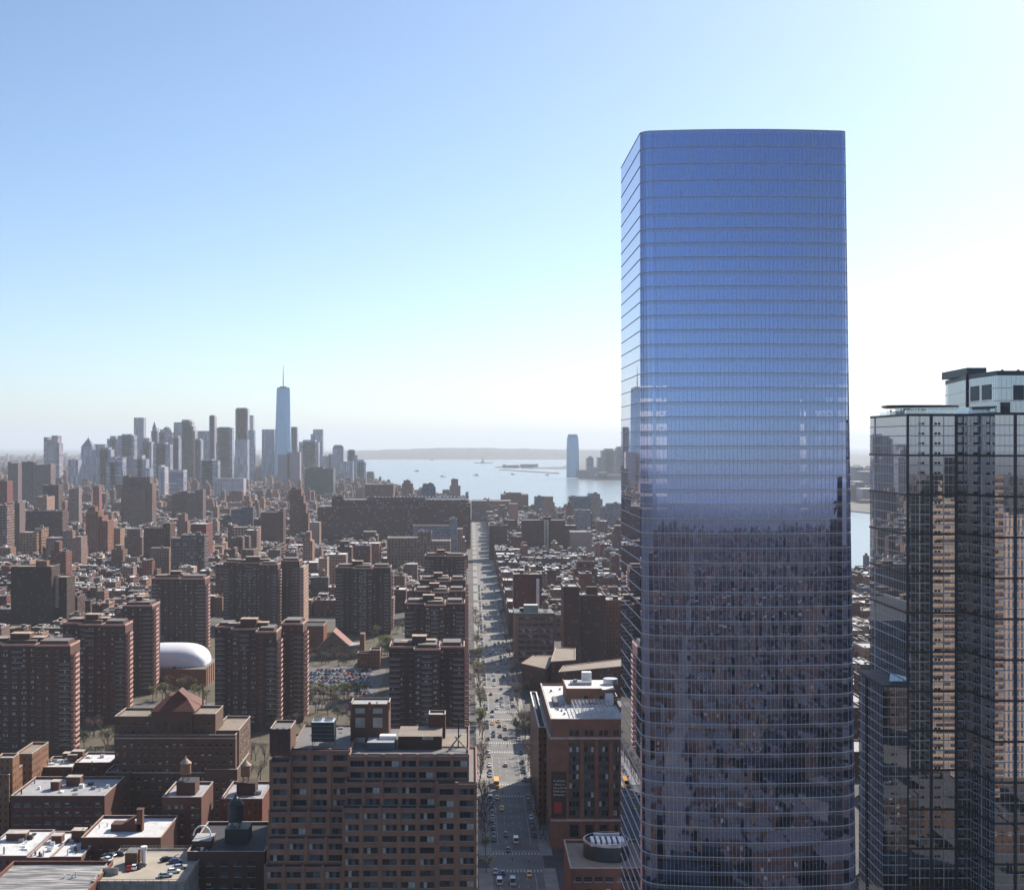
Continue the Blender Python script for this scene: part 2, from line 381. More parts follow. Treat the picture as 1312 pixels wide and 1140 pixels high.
# ------------------------------------------------------------ tall glass tower
def build_tower():
    ZT = 253.2; zs = [ZT]
    for i in range(5): zs.append(zs[-1]-4.69)
    while zs[-1] > 4: zs.append(zs[-1]-4.06)
    zs[-1] = 0
    xl = 48.0; yb = 412.0
    root = thing('glass_tower', (76,385,0), 'tall rounded blue glass office tower in the right foreground, mirroring sky and city', 'skyscraper')
    def ring(z):
        t = (ZT - z)/211.0; yf = 362.0 - 4.6*t; xr = 105.8 + 3.0*t; rl = 3.2 + 3.5*t; rr = 2.2 + 5.5*t; bul = 1.8
        pts = []
        NS = 38
        for i in range(NS+1): pts.append((xl, yb - 1.5 + (yf + rl - yb + 1.5)*i/NS, 'L'))
        for i in range(1, 6):
            a = R(180 + 90*i/5.5); pts.append((xl+rl+rl*math.cos(a), yf+rl+rl*math.sin(a), 'C'))
        NF = 44; xa = pts[-1][0] + .7; ya = pts[-1][1]
        for i in range(NF+1):
            u = i/NF; x = xa + (xr - rr - xa)*u
            pts.append((x, yf - bul*(1 - (2*u-1)**2) + (.0), 'F'))
        yr = yf
        for i in range(1, 6):
            a = R(-90 + 90*i/5); pts.append((xr-rr+rr*math.cos(a), yr+rr+rr*math.sin(a), 'C'))
        NR = 36
        for i in range(1, NR+1): pts.append((xr, yr+rr+(yb-1.5-yr-rr)*i/NR, 'R'))
        pts.append((xr-1.5, yb, 'B')); pts.append((xl+1.5, yb, 'B'))
        return pts
    rt = random.Random(77); rings = [ring(z) for z in zs]; n = len(rings[0])
    gl = MB(); mu = MB(); bd = MB(); sp = MB(); ins = MB()
    for k in range(len(zs)-1):
        A = rings[k]; B = rings[k+1]; za, zb = zs[k], zs[k+1]
        for i in range(n):
            j = (i+1) % n; a0,a1,b0,b1 = A[i],A[j],B[i],B[j]
            if A[i][2] == 'L' and A[j][2] == 'L':      # left-face panes yawed, a saw-tooth added to steer the mirrored skyline
                d = .018*(a0[1]-a1[1])
                gl.face([(b0[0]-d,b0[1],zb),(b1[0],b1[1],zb),(a1[0],a1[1],za),(a0[0]-d,a0[1],za)], 1)
            else:
                q_ = [rt.uniform(-.0022,.0022) for _ in range(4)] if A[i][2] == 'F' else [0]*4
                zm = za - (1.0 if k > 4 else .35); s_ = (za-zm)/(za-zb); m0 = (a0[0]+(b0[0]-a0[0])*s_, a0[1]+(b0[1]-a0[1])*s_); m1 = (a1[0]+(b1[0]-a1[0])*s_, a1[1]+(b1[1]-a1[1])*s_)
                gl.face([(b0[0],b0[1]+q_[0],zb),(b1[0],b1[1]+q_[1],zb),(m1[0],m1[1]+q_[2],zm),(m0[0],m0[1]+q_[3],zm)], 0)
                gl.face([(m0[0],m0[1],zm),(m1[0],m1[1],zm),(a1[0],a1[1],za),(a0[0],a0[1],za)], 2)
            # mullion at point j
            if A[j][2] not in 'BL':
                cx, cy = 76, 385
                if A[j][2] == 'F': ox, oy, tx, ty = 0,-1,1,0
                elif A[j][2] == 'L': ox, oy, tx, ty = -1,0,0,-1
                elif A[j][2] == 'R': ox, oy, tx, ty = 1,0,0,1
                else:
                    q = Vector((A[(j+1)%n][0]-A[j-1][0], A[(j+1)%n][1]-A[j-1][1])).normalized(); tx, ty = q; ox, oy = ty, -tx
                w_ = .035; p_ = .07 if A[j][2] != 'L' else .05
                P = lambda r_, z_, s_: (r_[0]+ox*p_+tx*w_*s_, r_[1]+oy*p_+ty*w_*s_, z_)
                mu.face([P(b1,zb,-1),P(b1,zb,1),P(a1,za,1),P(a1,za,-1)])
                mu.face([(b1[0],b1[1],zb),P(b1,zb,-1),P(a1,za,-1),(a1[0],a1[1],za)])
                mu.face([P(b1,zb,1),(b1[0],b1[1],zb),(a1[0],a1[1],za),P(a1,za,1)])
    def off(r_, d):
        out = []
        for i in range(len(r_)):
            p = Vector(r_[i-1][:2]); q = Vector(r_[(i+1)%len(r_)][:2]); t_ = (q-p).normalized(); out.append((r_[i][0]+t_.y*d, r_[i][1]-t_.x*d))
        return out
    for k in range(0, len(zs)-1):
        r_ = rings[k]; o_ = off(r_, .16); i_ = off(r_, .02); z = zs[k]; h = .09
        for i in range(n):
            j = (i+1) % n
            bd.face([(*o_[i],z-h),(*o_[j],z-h),(*o_[j],z+h),(*o_[i],z+h)])
            bd.face([(*o_[i],z+h),(*o_[j],z+h),(*i_[j],z+h),(*i_[i],z+h)])
            bd.face([(*i_[i],z-h),(*i_[j],z-h),(*o_[j],z-h),(*o_[i],z-h)])
        s_ = off(r_, -.25); top = z - (.0 if k else .3); lo = z - (1.15 if k > 4 else .5)
        for i in range(n):
            j = (i+1) % n; sp.face([(*s_[i],lo),(*s_[j],lo),(*s_[j],top),(*s_[i],top)])
        ins.face([(*p,lo) for p in reversed(s_)]); ins.face([(*p,z-.02) for p in s_], 1)
    gl.build('glass_skin', [M['tglass'], M['tglassL'], M['tsp']], root)
    mu.build('mullions', M['mull'], root); bd.build('floor_band', M['band'], root); sp.build('spandrel', M['spand'], root)
    ins.build('floor_slabs', [M['ceil'], M['carpet']], root)
    co = MB(); co.box(61,96,375,400,0,ZT-6); co.build('core', M['corew'], root)
    cl = MB()
    for x in (52,61,70,79,88,97,103): cl.box(x-.4,x+.4,364,364.8,0,ZT-1)
    cl.build('column', M['conc'], root)
    r2 = random.Random(5); fu = MB()      # furniture seen through the lower glass
    cols = 7
    for k in range(8, len(zs)-3):
        z = zs[k] - 4.05
        x = 53.0; yf_ = 362 - 4.6*(ZT-z)/211
        while x < 102:
            u_ = (x-50)/55; t_ = r2.random(); y0 = yf_ - 1.8*(1-(2*u_-1)**2) + r2.uniform(.9, 5)
            if t_ < .45:
                w_ = r2.uniform(1.2, 2.6); mi = r2.choice((0,0,1,2)); fu.box(x,x+w_,y0,y0+.8,z+.7,z+.78,mi); fu.box(x+.05,x+.12,y0,y0+.7,z,z+.7,2); fu.box(x+w_-.12,x+w_-.05,y0,y0+.7,z,z+.7,2)
                if r2.random() < .6: fu.box(x+.4,x+.95,y0+.4,y0+.45,z+.85,z+1.25,r2.choice((3,0)))
                fu.box(x+.5,x+1,y0-.7,y0-.2,z+.42,z+.5,r2.choice((3,4,5))); fu.box(x+.5,x+1,y0-.72,y0-.66,z+.5,z+1.05,3)
            elif t_ < .62: fu.box(x,x+r2.uniform(.6,1.8),y0+2,y0+2.5,z,z+r2.uniform(1,2.3),r2.choice((1,2,6,3)))
            elif t_ < .70: fu.box(x,x+.5,y0,y0+.5,z,z+r2.uniform(.8,1.7),r2.choice((0,4,5)))
            x += r2.uniform(1.2, 3.2)
        for q in range(3):
            xx = r2.uniform(52,96); yy_ = yf_ + r2.uniform(3,8); fu.box(xx,xx+r2.uniform(1.5,7),yy_,yy_+.2,z,z+2.9,r2.choice((1,6,6,2,3,0)))
    fu.build('office_furniture', [M['white'], plain('wood_panel',(.16,.09,.05)), M['metal'], M['dmetal'], plain('red_fabric',(.3,.03,.03)), plain('yellow_fabric',(.35,.22,.03)), plain('beige_wall',(.25,.2,.15))], root, kind='stuff')
    ro = MB(); ro.face([(p[0],p[1],ZT-1.2) for p in rings[0]]); ro.build('roof', M['rG'], root)
M['tglass'] = glassmat('tower_front_glass', .52, (.54,.62,.98), (.95,.85,.78), 0, 1.5)
M['tglassL'] = glassmat('tower_side_glass', .72, (.90,.90,1.0), (.4,.42,.46), 0, 1.6)
def spandrel_glass():
    t = NT('fritted_spandrel_glass'); g = t.n('ShaderNodeBsdfGlossy'); t.val(g.inputs[0], (.55,.62,.9)); g.inputs[1].default_value = .02
    d = t.n('ShaderNodeBsdfDiffuse'); t.val(d.inputs[0], (.24,.17,.14)); mx = t.n('ShaderNodeMixShader'); mx.inputs[0].default_value = .42
    t.l(d.outputs[0], mx.inputs[1]); t.l(g.outputs[0], mx.inputs[2]); t.l(mx.outputs[0], t.out.inputs[0]); return t.mat
M['tsp'] = spandrel_glass()
M['mull'] = plain('mullion_aluminium', (.55,.56,.60), .5, .1, .05); M['band'] = plain('floor_band_metal', (.6,.6,.6), .5, .1, .05)
M['spand'] = plain('spandrel_panel', (.5,.44,.4), .7, 0, .15); M['ceil'] = plain('ceiling_tile', (.6,.6,.6)); M['carpet'] = plain('office_carpet', (.2,.2,.2)); M['corew'] = plain('core_wall', (.13,.125,.125), .8, 0, .3, .3)
build_tower()

# ------------------------------------------------------------ faceted residential tower on the right
M['g2'] = glassmat('facet_glass', .55, (.84,.86,.90), (.40,.40,.42), 0, 1.5)
M['g2b'] = glassmat('pale_crown_glass', .5, (.82,.9,.98), (.6,.68,.75), 0, 1.5)
M['navy'] = plain('navy_metal', (.022,.032,.05), .45, .3, .1); M['teal'] = plain('dark_teal_metal', (.035,.06,.075), .5, .2, .1)
M['wband'] = plain('white_slab_edge', (.42,.42,.42), .6, 0, .08); M['black'] = plain('black_vent', (.006,.006,.007), .7)
M['inner'] = plain('curtain_interior', (.07,.065,.062), .8, 0, .6, .35)
def facet(root, p, q, z0, z1, fl, bay, store, first=0, vents=(), thick=(), thinl=(), heavy=4):
    """one wall of the tower from p to q (outward normal to the right of the walk p->q)"""
    p = Vector(p); q = Vector(q); L = (q-p).length; t_ = (q-p)/L; o_ = Vector((t_.y, -t_.x))
    def P(s_, d, z): v = p + t_*s_ + o_*d; return (v.x, v.y, z)
    def slab(mb_, s0, s1, z0_, z1_, d0, d1):
        A,B,C,D = P(s0,d1,z0_),P(s1,d1,z0_),P(s1,d1,z1_),P(s0,d1,z1_); E,F_,G,H = P(s0,d0,z0_),P(s1,d0,z0_),P(s1,d0,z1_),P(s0,d0,z1_)
        for f in ((A,B,C,D),(D,C,G,H),(E,F_,B,A),(E,A,D,H),(B,F_,G,C)): mb_.face(f)
    store['glass'].face([P(0,0,z0),P(L,0,z0),P(L,0,z1),P(0,0,z1)])
    store['inner'].face([P(0,-.9,z0),P(L,-.9,z0),P(L,-.9,z1),P(0,-.9,z1)])
    k = 0; z = z1 - fl
    while z > z0 + 1:
        k += 1
        if heavy and k % heavy == 0: slab(store['heavy'], 0, L, z-.3, z+.3, 0, .30)
        else: slab(store['bands'], 0, L, z-.16, z+.16, 0, .10)
        for s_ in vents:
            slab(store['vents'], s_*L-.9, s_*L-.15, z+.35, z+1.0, 0, .08); slab(store['vents'], s_*L+.15, s_*L+.9, z+.35, z+1.0, 0, .08)
        z -= fl
    s_ = bay
    while s_ < L - .1: slab(store['mull'], s_-.03, s_+.03, z0, z1, 0, .06); s_ += bay
    for s_ in thick: slab(store['thick'], s_*L-.38, s_*L+.38, z0, z1, 0, .36)
    for s_ in thinl: slab(store['thin'], s_*L-.11, s_*L+.11, z0, z1, 0, .26)
def build_facet_tower():
    root = thing('faceted_tower', (160,420,0), 'faceted glass residential tower with dark navy mullions cut by the right edge', 'skyscraper')
    S = {k: MB() for k in ('glass','inner','heavy','bands','vents','mull','thick','thin')}
    ZT = EYE + 37*400/F; fl = 3.05
    A=(135.2,436); B=(135.3,400); C=(154.7,400); D=(156.8,385); E=(205,385)
    facet(root, A, B, 0, ZT, fl, 1.6, S, thinl=(.15,))
    facet(root, B, C, 0, ZT, fl, 1.45, S, vents=(.24,.50,.90-.04), thick=(.02,.40,.80), thinl=(.21,.60))
    facet(root, C, D, 0, ZT, fl, 1.5, S, vents=(.25,.75), thinl=(.5,))
    facet(root, D, E, 0, ZT, fl, 1.45, S, vents=(.30,.5,.7), thick=(.125,.4,.7,.97), thinl=(.2,))
    nm = {'glass':('glass_skin','g2'),'inner':('curtain_wall','inner'),'heavy':('storey_belt','dmetal'),'bands':('slab_edges','wband'),'vents':('vents','black'),'mull':('mullions','mull'),'thick':('navy_pier','navy'),'thin':('pale_pier','wmetal')}
    for k,(a,b) in nm.items(): S[k].build(a, M[b], root, kind='stuff' if k == 'vents' else None)
    w_ = MB(); w_.prism([(136.4,399+2.4),(155.8,401.4),(157.8,386.4),(205,386.4),(205,439),(136.4,436)], 0, ZT-.6); w_.build('inner_wall', M['corew'], root)
    r_ = MB(); pl = [A,B,C,D,E,(205,440),(137,440)]; r_.prism(pl, ZT-.05, ZT+.75, 0, 1); r_.build('roof_deck', [M['navy'], M['walk']], root)
    # upper block
    U = {k: MB() for k in S}
    zt = EYE + 89*400/F; P1=(170.6,463); P2=(163.9,425); P3=(163.4,400); P4=(205,400)
    for a,b in ((P1,P2),(P2,P3),(P3,P4)): facet(root, a, b, ZT+.75, zt, 3.9, 1.5, U, heavy=0)
    U['glass'].build('crown_glass', M['g2b'], root); U['inner'].build('crown_lining', plain('pale_lining', (.45,.5,.55), .8, 0, .08), root); U['mull'].build('crown_mullions', M['mull'], root); U['bands'].build('crown_bands', M['wmetal'], root)
    t_ = MB(); t_.prism([P1,P2,P3,P4,(205,463)], zt, zt+1.5); t_.build('crown_parapet', M['teal'], root)
    t_ = MB(); t_.prism([(X(1219,446),446),(X(1239,428),428),(X(1264,428),428),(X(1264,428),450),(X(1219,446)+1,458)], zt+1.5, EYE + 99*428/F); t_.build('plant_room', M['teal'], root)
    for (a,b,s0,s1,z0,z1) in ((P2,P3,.12,.42,.42,.80),(P2,P3,.52,.82,.42,.80)):
        pa = Vector(a).lerp(Vector(b), s0); pb = Vector(a).lerp(Vector(b), s1); H = zt-ZT; m_ = MB()
        n_ = Vector((pb.y-pa.y, pa.x-pb.x)).normalized()*.15
        m_.prism([(pa.x+n_.x,pa.y+n_.y),(pb.x+n_.x,pb.y+n_.y),(pb.x,pb.y),(pa.x,pa.y)], ZT+H*z0, ZT+H*z1); m_.build('louvre', M['teal'], root)
    for x0 in (168.6, 174.5):
        m_ = MB(); m_.box(x0,x0+3.2,399.8,400.1,ZT+5,ZT+9.6); m_.build('louvre', M['teal'], root)
    m_ = MB(); m_.box(164.6,167.5,399.78,400.1,ZT+.8,ZT+4.3); m_.build('louvre', M['inner'], root)
    m_ = MB(); m_.bar((163.9-.2,424.8,ZT+.7),(163.9-.2,424.8,zt+1.8),.45); m_.build('duct', M['navy'], root)
    # terrace pavilion under the canopy
    zc = EYE + 48*415/F
    t_ = MB(); t_.prism([(X(1129,418),418),(X(1136,409),409),(X(1160,406),406),(X(1205,406),406),(X(1228,412),412),(X(1232,428),430),(X(1135,432),432)], zc, zc+.55, bottom=True); t_.build('canopy', M['navy'], root)
    t_ = MB(); t_.prism([(X(1150,412),414),(X(1190,410),411),(160,411),(163,424),(163,430),(141.5,430)], ZT+.8, zc, cap=False); t_.build('pavilion_glass', M['g2b'], root)
    t_ = MB(); t_.box(147.5,156,412.5,428,ZT+.8,zc-.05); t_.build('pavilion_wall', M['inner'], root)
    for x in (140.5,145,150,155,160): t_ = MB(); t_.cyl(x,412.6,ZT+.7,zc,.12,n=6); t_.build('pavilion_column', M['wmetal'], root)
    t_ = MB(); g = [(137.2,432),(135.6,401),(155,401),(157.2,386)]
    for a,b in zip(g, g[1:]): t_.face([(*a,ZT+.7),(*b,ZT+.7),(*b,ZT+1.9),(*a,ZT+1.9)])
    t_.build('glass_balustrade', M['g2b'], root)
    for x in (166,171,177): 
        m_ = MB(); m_.cyl(x,402,zt+1.5,zt+2.1,.8,.1,n=8); m_.build('roof_vent', M['dmetal'], root)
build_facet_tower()
def build_podium():
    root = thing('podium_block', (131,410,0), 'lower glass block with a sloping blue-grey roof against the faceted tower', 'building')
    S = {k: MB() for k in ('glass','inner','heavy','bands','vents','mull','thick','thin')}; zt = 90.2
    facet(root, (127.5,423), (127.6,398), 0, zt, 3.05, 1.5, S, heavy=0, thick=(.35,)); facet(root, (127.6,398), (134.9,398), 0, zt, 3.05, 1.45, S, heavy=0, vents=(.45,), thinl=(.5,))
    nm = {'glass':('glass_skin','g2'),'inner':('curtain_wall','inner'),'bands':('slab_edges','wband'),'vents':('vents','black'),'mull':('mullions','mull'),'thick':('navy_pier','navy'),'thin':('pale_pier','wmetal')}
    for k,(a,b) in nm.items(): S[k].build(a, M[b], root, kind='stuff' if k == 'vents' else None)
    w_ = MB(); w_.box(128.9,135,399.4,424,0,zt-.1,faces='lrfb'); w_.build('inner_wall', M['corew'], root)
    r_ = MB(); r_.box(127.2,135.1,397.7,424,zt,zt+.5); r_.face([(128,398.6,zt+.55),(135,398.6,zt+.55),(135,423.5,zt+1.0),(128,423.5,zt+1.0)],1); r_.box(127.2,127.7,397.7,424,zt+.5,zt+1.1,1); r_.build('roof', [M['navy'], M['rG']], root)
    m_ = MB(); m_.prism([(130,400),(134.9,400),(134.9,414)], zt+.9, zt+1.5); m_.build('skylight', M['g2b'], root)
build_podium()
# ============================================================ the buildings one can tell apart nearby
WL = [win_mesh('window', 4.6, 2.0, 4, 1, p, 'frame') for p in ('dddd','dgdd','ddgg','gdgd','dbdd','gggd','dddg','bdgd','ddbb')]
WS = [win_mesh('window', 1.2, 1.5, 1, 2, p, 'frame') for p in ('dd','dd','dg','gb','dd','bd')]
WP = [win_mesh('window', 1.9, 1.25, 2, 1, p, 'lframe') for p in ('dd','dd','dg','bd','gd','dd')]
WP2 = [win_mesh('window', 2.6, 1.25, 3, 1, p, 'lframe') for p in ('ddd','ddg','bbd','ggg','bdb','dbg')]
WB = [win_mesh('window', 2.6, 1.7, 3, 2, p, 'frame') for p in ('dddddd','dgdddd','ggdddd','dbdbgd','gggggg')]

# ---- stepped loft building in the foreground
def build_loft():
    root = thing('loft_building', (-30,455,0), 'big stepped tan brick loft block at lower centre with roof plant, beside the avenue', 'building')
    xr = X(611, 418); xm = X(559.5, 420); xl = X(438, 420); H = lambda py, Y: Z(py, Y)
    T = [ # x0,x1,y0,ztop
        (xm, xr, 418.0, H(1005,418)), (xl+.3, xm, 418.6, H(1036,418.6)), (xl+1.0, xm-.1, 421.6, H(1003,421.6)), (xl+1.8, X(601,426), 425.0, H(969,425)),
        (X(338,418), xl+.3, 418.9, H(1111,418.9)), (X(341.5,421), xl+1.0, 421.9, H(1075,421.9)), (X(343.8,424), xl+1.8, 424.6, H(1041,424.6)),
        (X(345,427), X(372,427), 427.4, H(977,427.4)), (X(371,430), xl+1.8, 430.0, H(962,430))]
    YB = 470
    w_ = MB(); c_ = MB(); r_ = MB(); ter = MB()
    xs_bays = {0:2, 1:5, 2:5, 3:7, 4:4, 5:4, 6:4, 7:1, 8:3}
    spots = []
    fl = 3.72
    for i, (x0,x1,y0,zt) in enumerate(T):
        w_.box(x0,x1,y0,YB,0,zt,0,faces='lrfb'); r_.face([(x0,y0,zt-.6),(x1,y0,zt-.6),(x1,YB,zt-.6),(x0,YB,zt-.6)])
        c_.box(x0-.1,x1+.1,y0-.12,y0+.35,zt,zt+.3); c_.box(x1-.3,x1+.12,y0+.35,YB,zt,zt+.3); c_.box(x0-.12,x0+.3,y0+.35,YB,zt,zt+.3)
        nb = xs_bays[i]; bw = (x1-x0)/nb
        # piers with pointed finials
        for b in range(nb+1):
            px_ = x0 + b*bw; pw = .42
            a = max(px_-pw, x0); e = min(px_+pw, x1)
            w_.box(a,e,y0-.45,y0,0,zt+.55,0,faces='lrft')
            c_.box(a+.12,e-.12,y0-.52,y0-.45,zt-3.2,zt+.2); c_.box(a-.05,e+.05,y0-.5,y0+.2,zt+.55,zt+.95)
        z = zt - 2.3; zmin = 16
        cover = max([t[3] for j,t in enumerate(T) if t[2] < y0 and t[0] < (x0+x1)/2 < t[1]] + [0])
        while z > max(zmin, cover + .8):
            for b in range(nb):
                spots.append((x0+(b+.5)*bw, y0-.02, z, 0))
            w_.box(x0+.4,x1-.4,y0-.12,y0,z-1.75,z-1.35,0,faces='ftd')
            z -= fl
        c_.box(x0+.45,x1-.45,y0-.3,y0,zt-.75,zt-.45)
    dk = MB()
    for (x0,x1,y0,zt) in T: dk.box(x0+.5,x1-.5,y0+.6,y0+.9,zt-.6,zt+.75)  # dark strips stand in for the shadow line at each setback
    dk.build('setback_shadow_strip', M['dmetal'], root)
    w_.build('wall', M['brick'], root, color=(.62,.44,.34)); c_.build('terracotta_trim', plain('terracotta_trim', (.28,.16,.14), .8), root); r_.build('roof', M['rG'], root)
    spots.sort(key=lambda s: -s[2]); place_windows(root, WL, spots, 100, panes=True)
    # side (right) windows
    sw = []; zz = T[0][3]-2.4
    while zz > 16:
        for yy in (424, 431, 438, 445, 452, 460): sw.append((xr+.02, yy, zz, R(90)))
        zz -= fl
    place_windows(root, WL, sw, 0, 'side_window')
    zr = T[3][3]-.6
    def part(name, mat, px0,px1,Y0,Y1,pyt, zb=zr, top=None, color=None, par=0):
        m_ = MB(); x0=X(px0,Y0); x1=X(px1,Y0); zt=Z(pyt,Y0); m_.box(x0,x1,Y0,Y1,zb,zt,0,1,faces='lrfbt')
        if par:
            for a in ((x0,x1,Y0-.1,Y0+.3),(x0,x1,Y1-.3,Y1),(x0-.1,x0+.3,Y0,Y1),(x1-.3,x1+.1,Y0,Y1)): m_.box(*a,zt,zt+.7,0,2)
        return m_.build(name, [M[mat], M[top or 'rS'], M['cap']], root, color=color), (x0,x1,zt)
    # corner turret
    tb, q = part('corner_turret', 'brick', 346,372,427.6,441,936, color=(.22,.15,.115), top='rG', par=1)
    m_ = MB(); x0,x1,zt = q
    for a in (x0-.1, x0+2.1, x1-2.6, x1-.6): m_.box(a,a+.7,427.2,427.6,zt-7,zt+.9)
    m_.box(x0+2.8,x1-2.7,427.45,427.62,zt-4.5,zt-.6); m_.build('turret_trim', plain('dark_terracotta', (.09,.05,.05)), root)
    # penthouse tower
    pb, q = part('roof_tower', 'brick', 449,498,447,458,904, color=(.22,.15,.12), par=1); x0,x1,zt = q
    for a,b,c,d in ((.13,.38,-7.5,-4.1),(.59,.84,-7.5,-4.1),(.13,.38,-2.6,-.8),(.59,.84,-2.6,-.8),(.13,.38,-13.8,-11)):
        m_ = MB(); m_.box(x0+(x1-x0)*a,x0+(x1-x0)*b,446.9,447,zt+c,zt+d); m_.build('pale_panel', M['conc'], root)
    m_ = MB()
    for a in (0,.5,1): xx = x0+(x1-x0)*a; m_.box(xx-.4,xx+.4,446.8,447.3,zt-1.5,zt+1.3)
    m_.build('tower_trim', M['capR'], root)
    m_ = MB(); m_.cyl(x0+9,450,zt,zt+.9,.35,n=8); m_.build('roof_vent', M['wmetal'], root)
    # brown plant room, stair box, blue metal shed, curved white duct
    part('plant_room', 'brick', 510,566,438,454,943, color=(.10,.06,.05), top='rT')
    m_ = MB(); m_.box(X(541,438),X(555,438),437.85,438,zr+3.2,zr+4.4); m_.build('access_panel', M['conc'], root)
    part('stair_box', 'brick', 549.5,570.5,452,459,917.5, color=(.2,.12,.09), par=1)
    part('metal_shed', 'navyshed', 470,506,436,444,951)
    m_ = MB(); x0 = X(497,450); m_.box(X(486,440),X(507,440),440.5,444,Z(947,440)-.4,Z(943,440)); m_.build('shed_roof', M['white'], root)
    m_ = MB(); m_.box(X(531,446),X(551,446),446,450,zr,Z(937,446)); m_.build('white_duct', M['white'], root)
    # cooling tower on legs
    m_ = MB(); x0=X(399,436); x1=X(428,436); zb=Z(950,436); zt=Z(925,436); m_.box(x0,x1,436,443,zb,zt,0,1)
    for i in range(1,5): m_.box(x0-.06,x1+.06,435.9,443.1,zb+(zt-zb)*i/5-.06,zb+(zt-zb)*i/5+.06,2)
    for a in (x0+.3,x1-.3):
        for b in (436.3,442.7): m_.bar((a,b,zr),(a,b,zb),.15,2)
    ct = m_.build('cooling_tower', [M['dmetal'],M['wmetal'],M['metal']], root)
    for cx in (x0+1.9,x0+5.6):
        m_ = MB(); m_.cyl(cx,439.5,zt,zt+.6,1.5,n=16,mi=0,top=1); f_ = m_.build('fan', [M['wmetal'],M['black']], ct)
    m_ = MB(); m_.box(X(563,438),X(598,438),440,460,zr,zr+.5,0,1); m_.build('deck_grille', [M['capT'],M['rT']], root)
    m_ = MB(); m_.bar((X(587,440),440,zr),(X(588,440),440,zr+11),.3); m_.bar((X(575,436),434,zr+.8),(X(590,436),444,zr+3.5),.25); m_.bar((X(600,436),434,zr+.5),(X(583,436),440,zr+3.8),.25); m_.build('window_cleaning_hoist', M['dmetal'], root)
    for i in range(9):
        xx = rnd.uniform(X(380,440), X(440,440)); yy = rnd.uniform(440,466); m_ = MB(); s_=rnd.uniform(.6,1.8); m_.box(xx,xx+s_,yy,yy+s_*1.5,zr,zr+rnd.uniform(.6,1.6)); m_.build('air_unit', M['metal'], root)
M['navyshed'] = plain('blue_shed', (.06,.08,.11), .6)
build_loft()

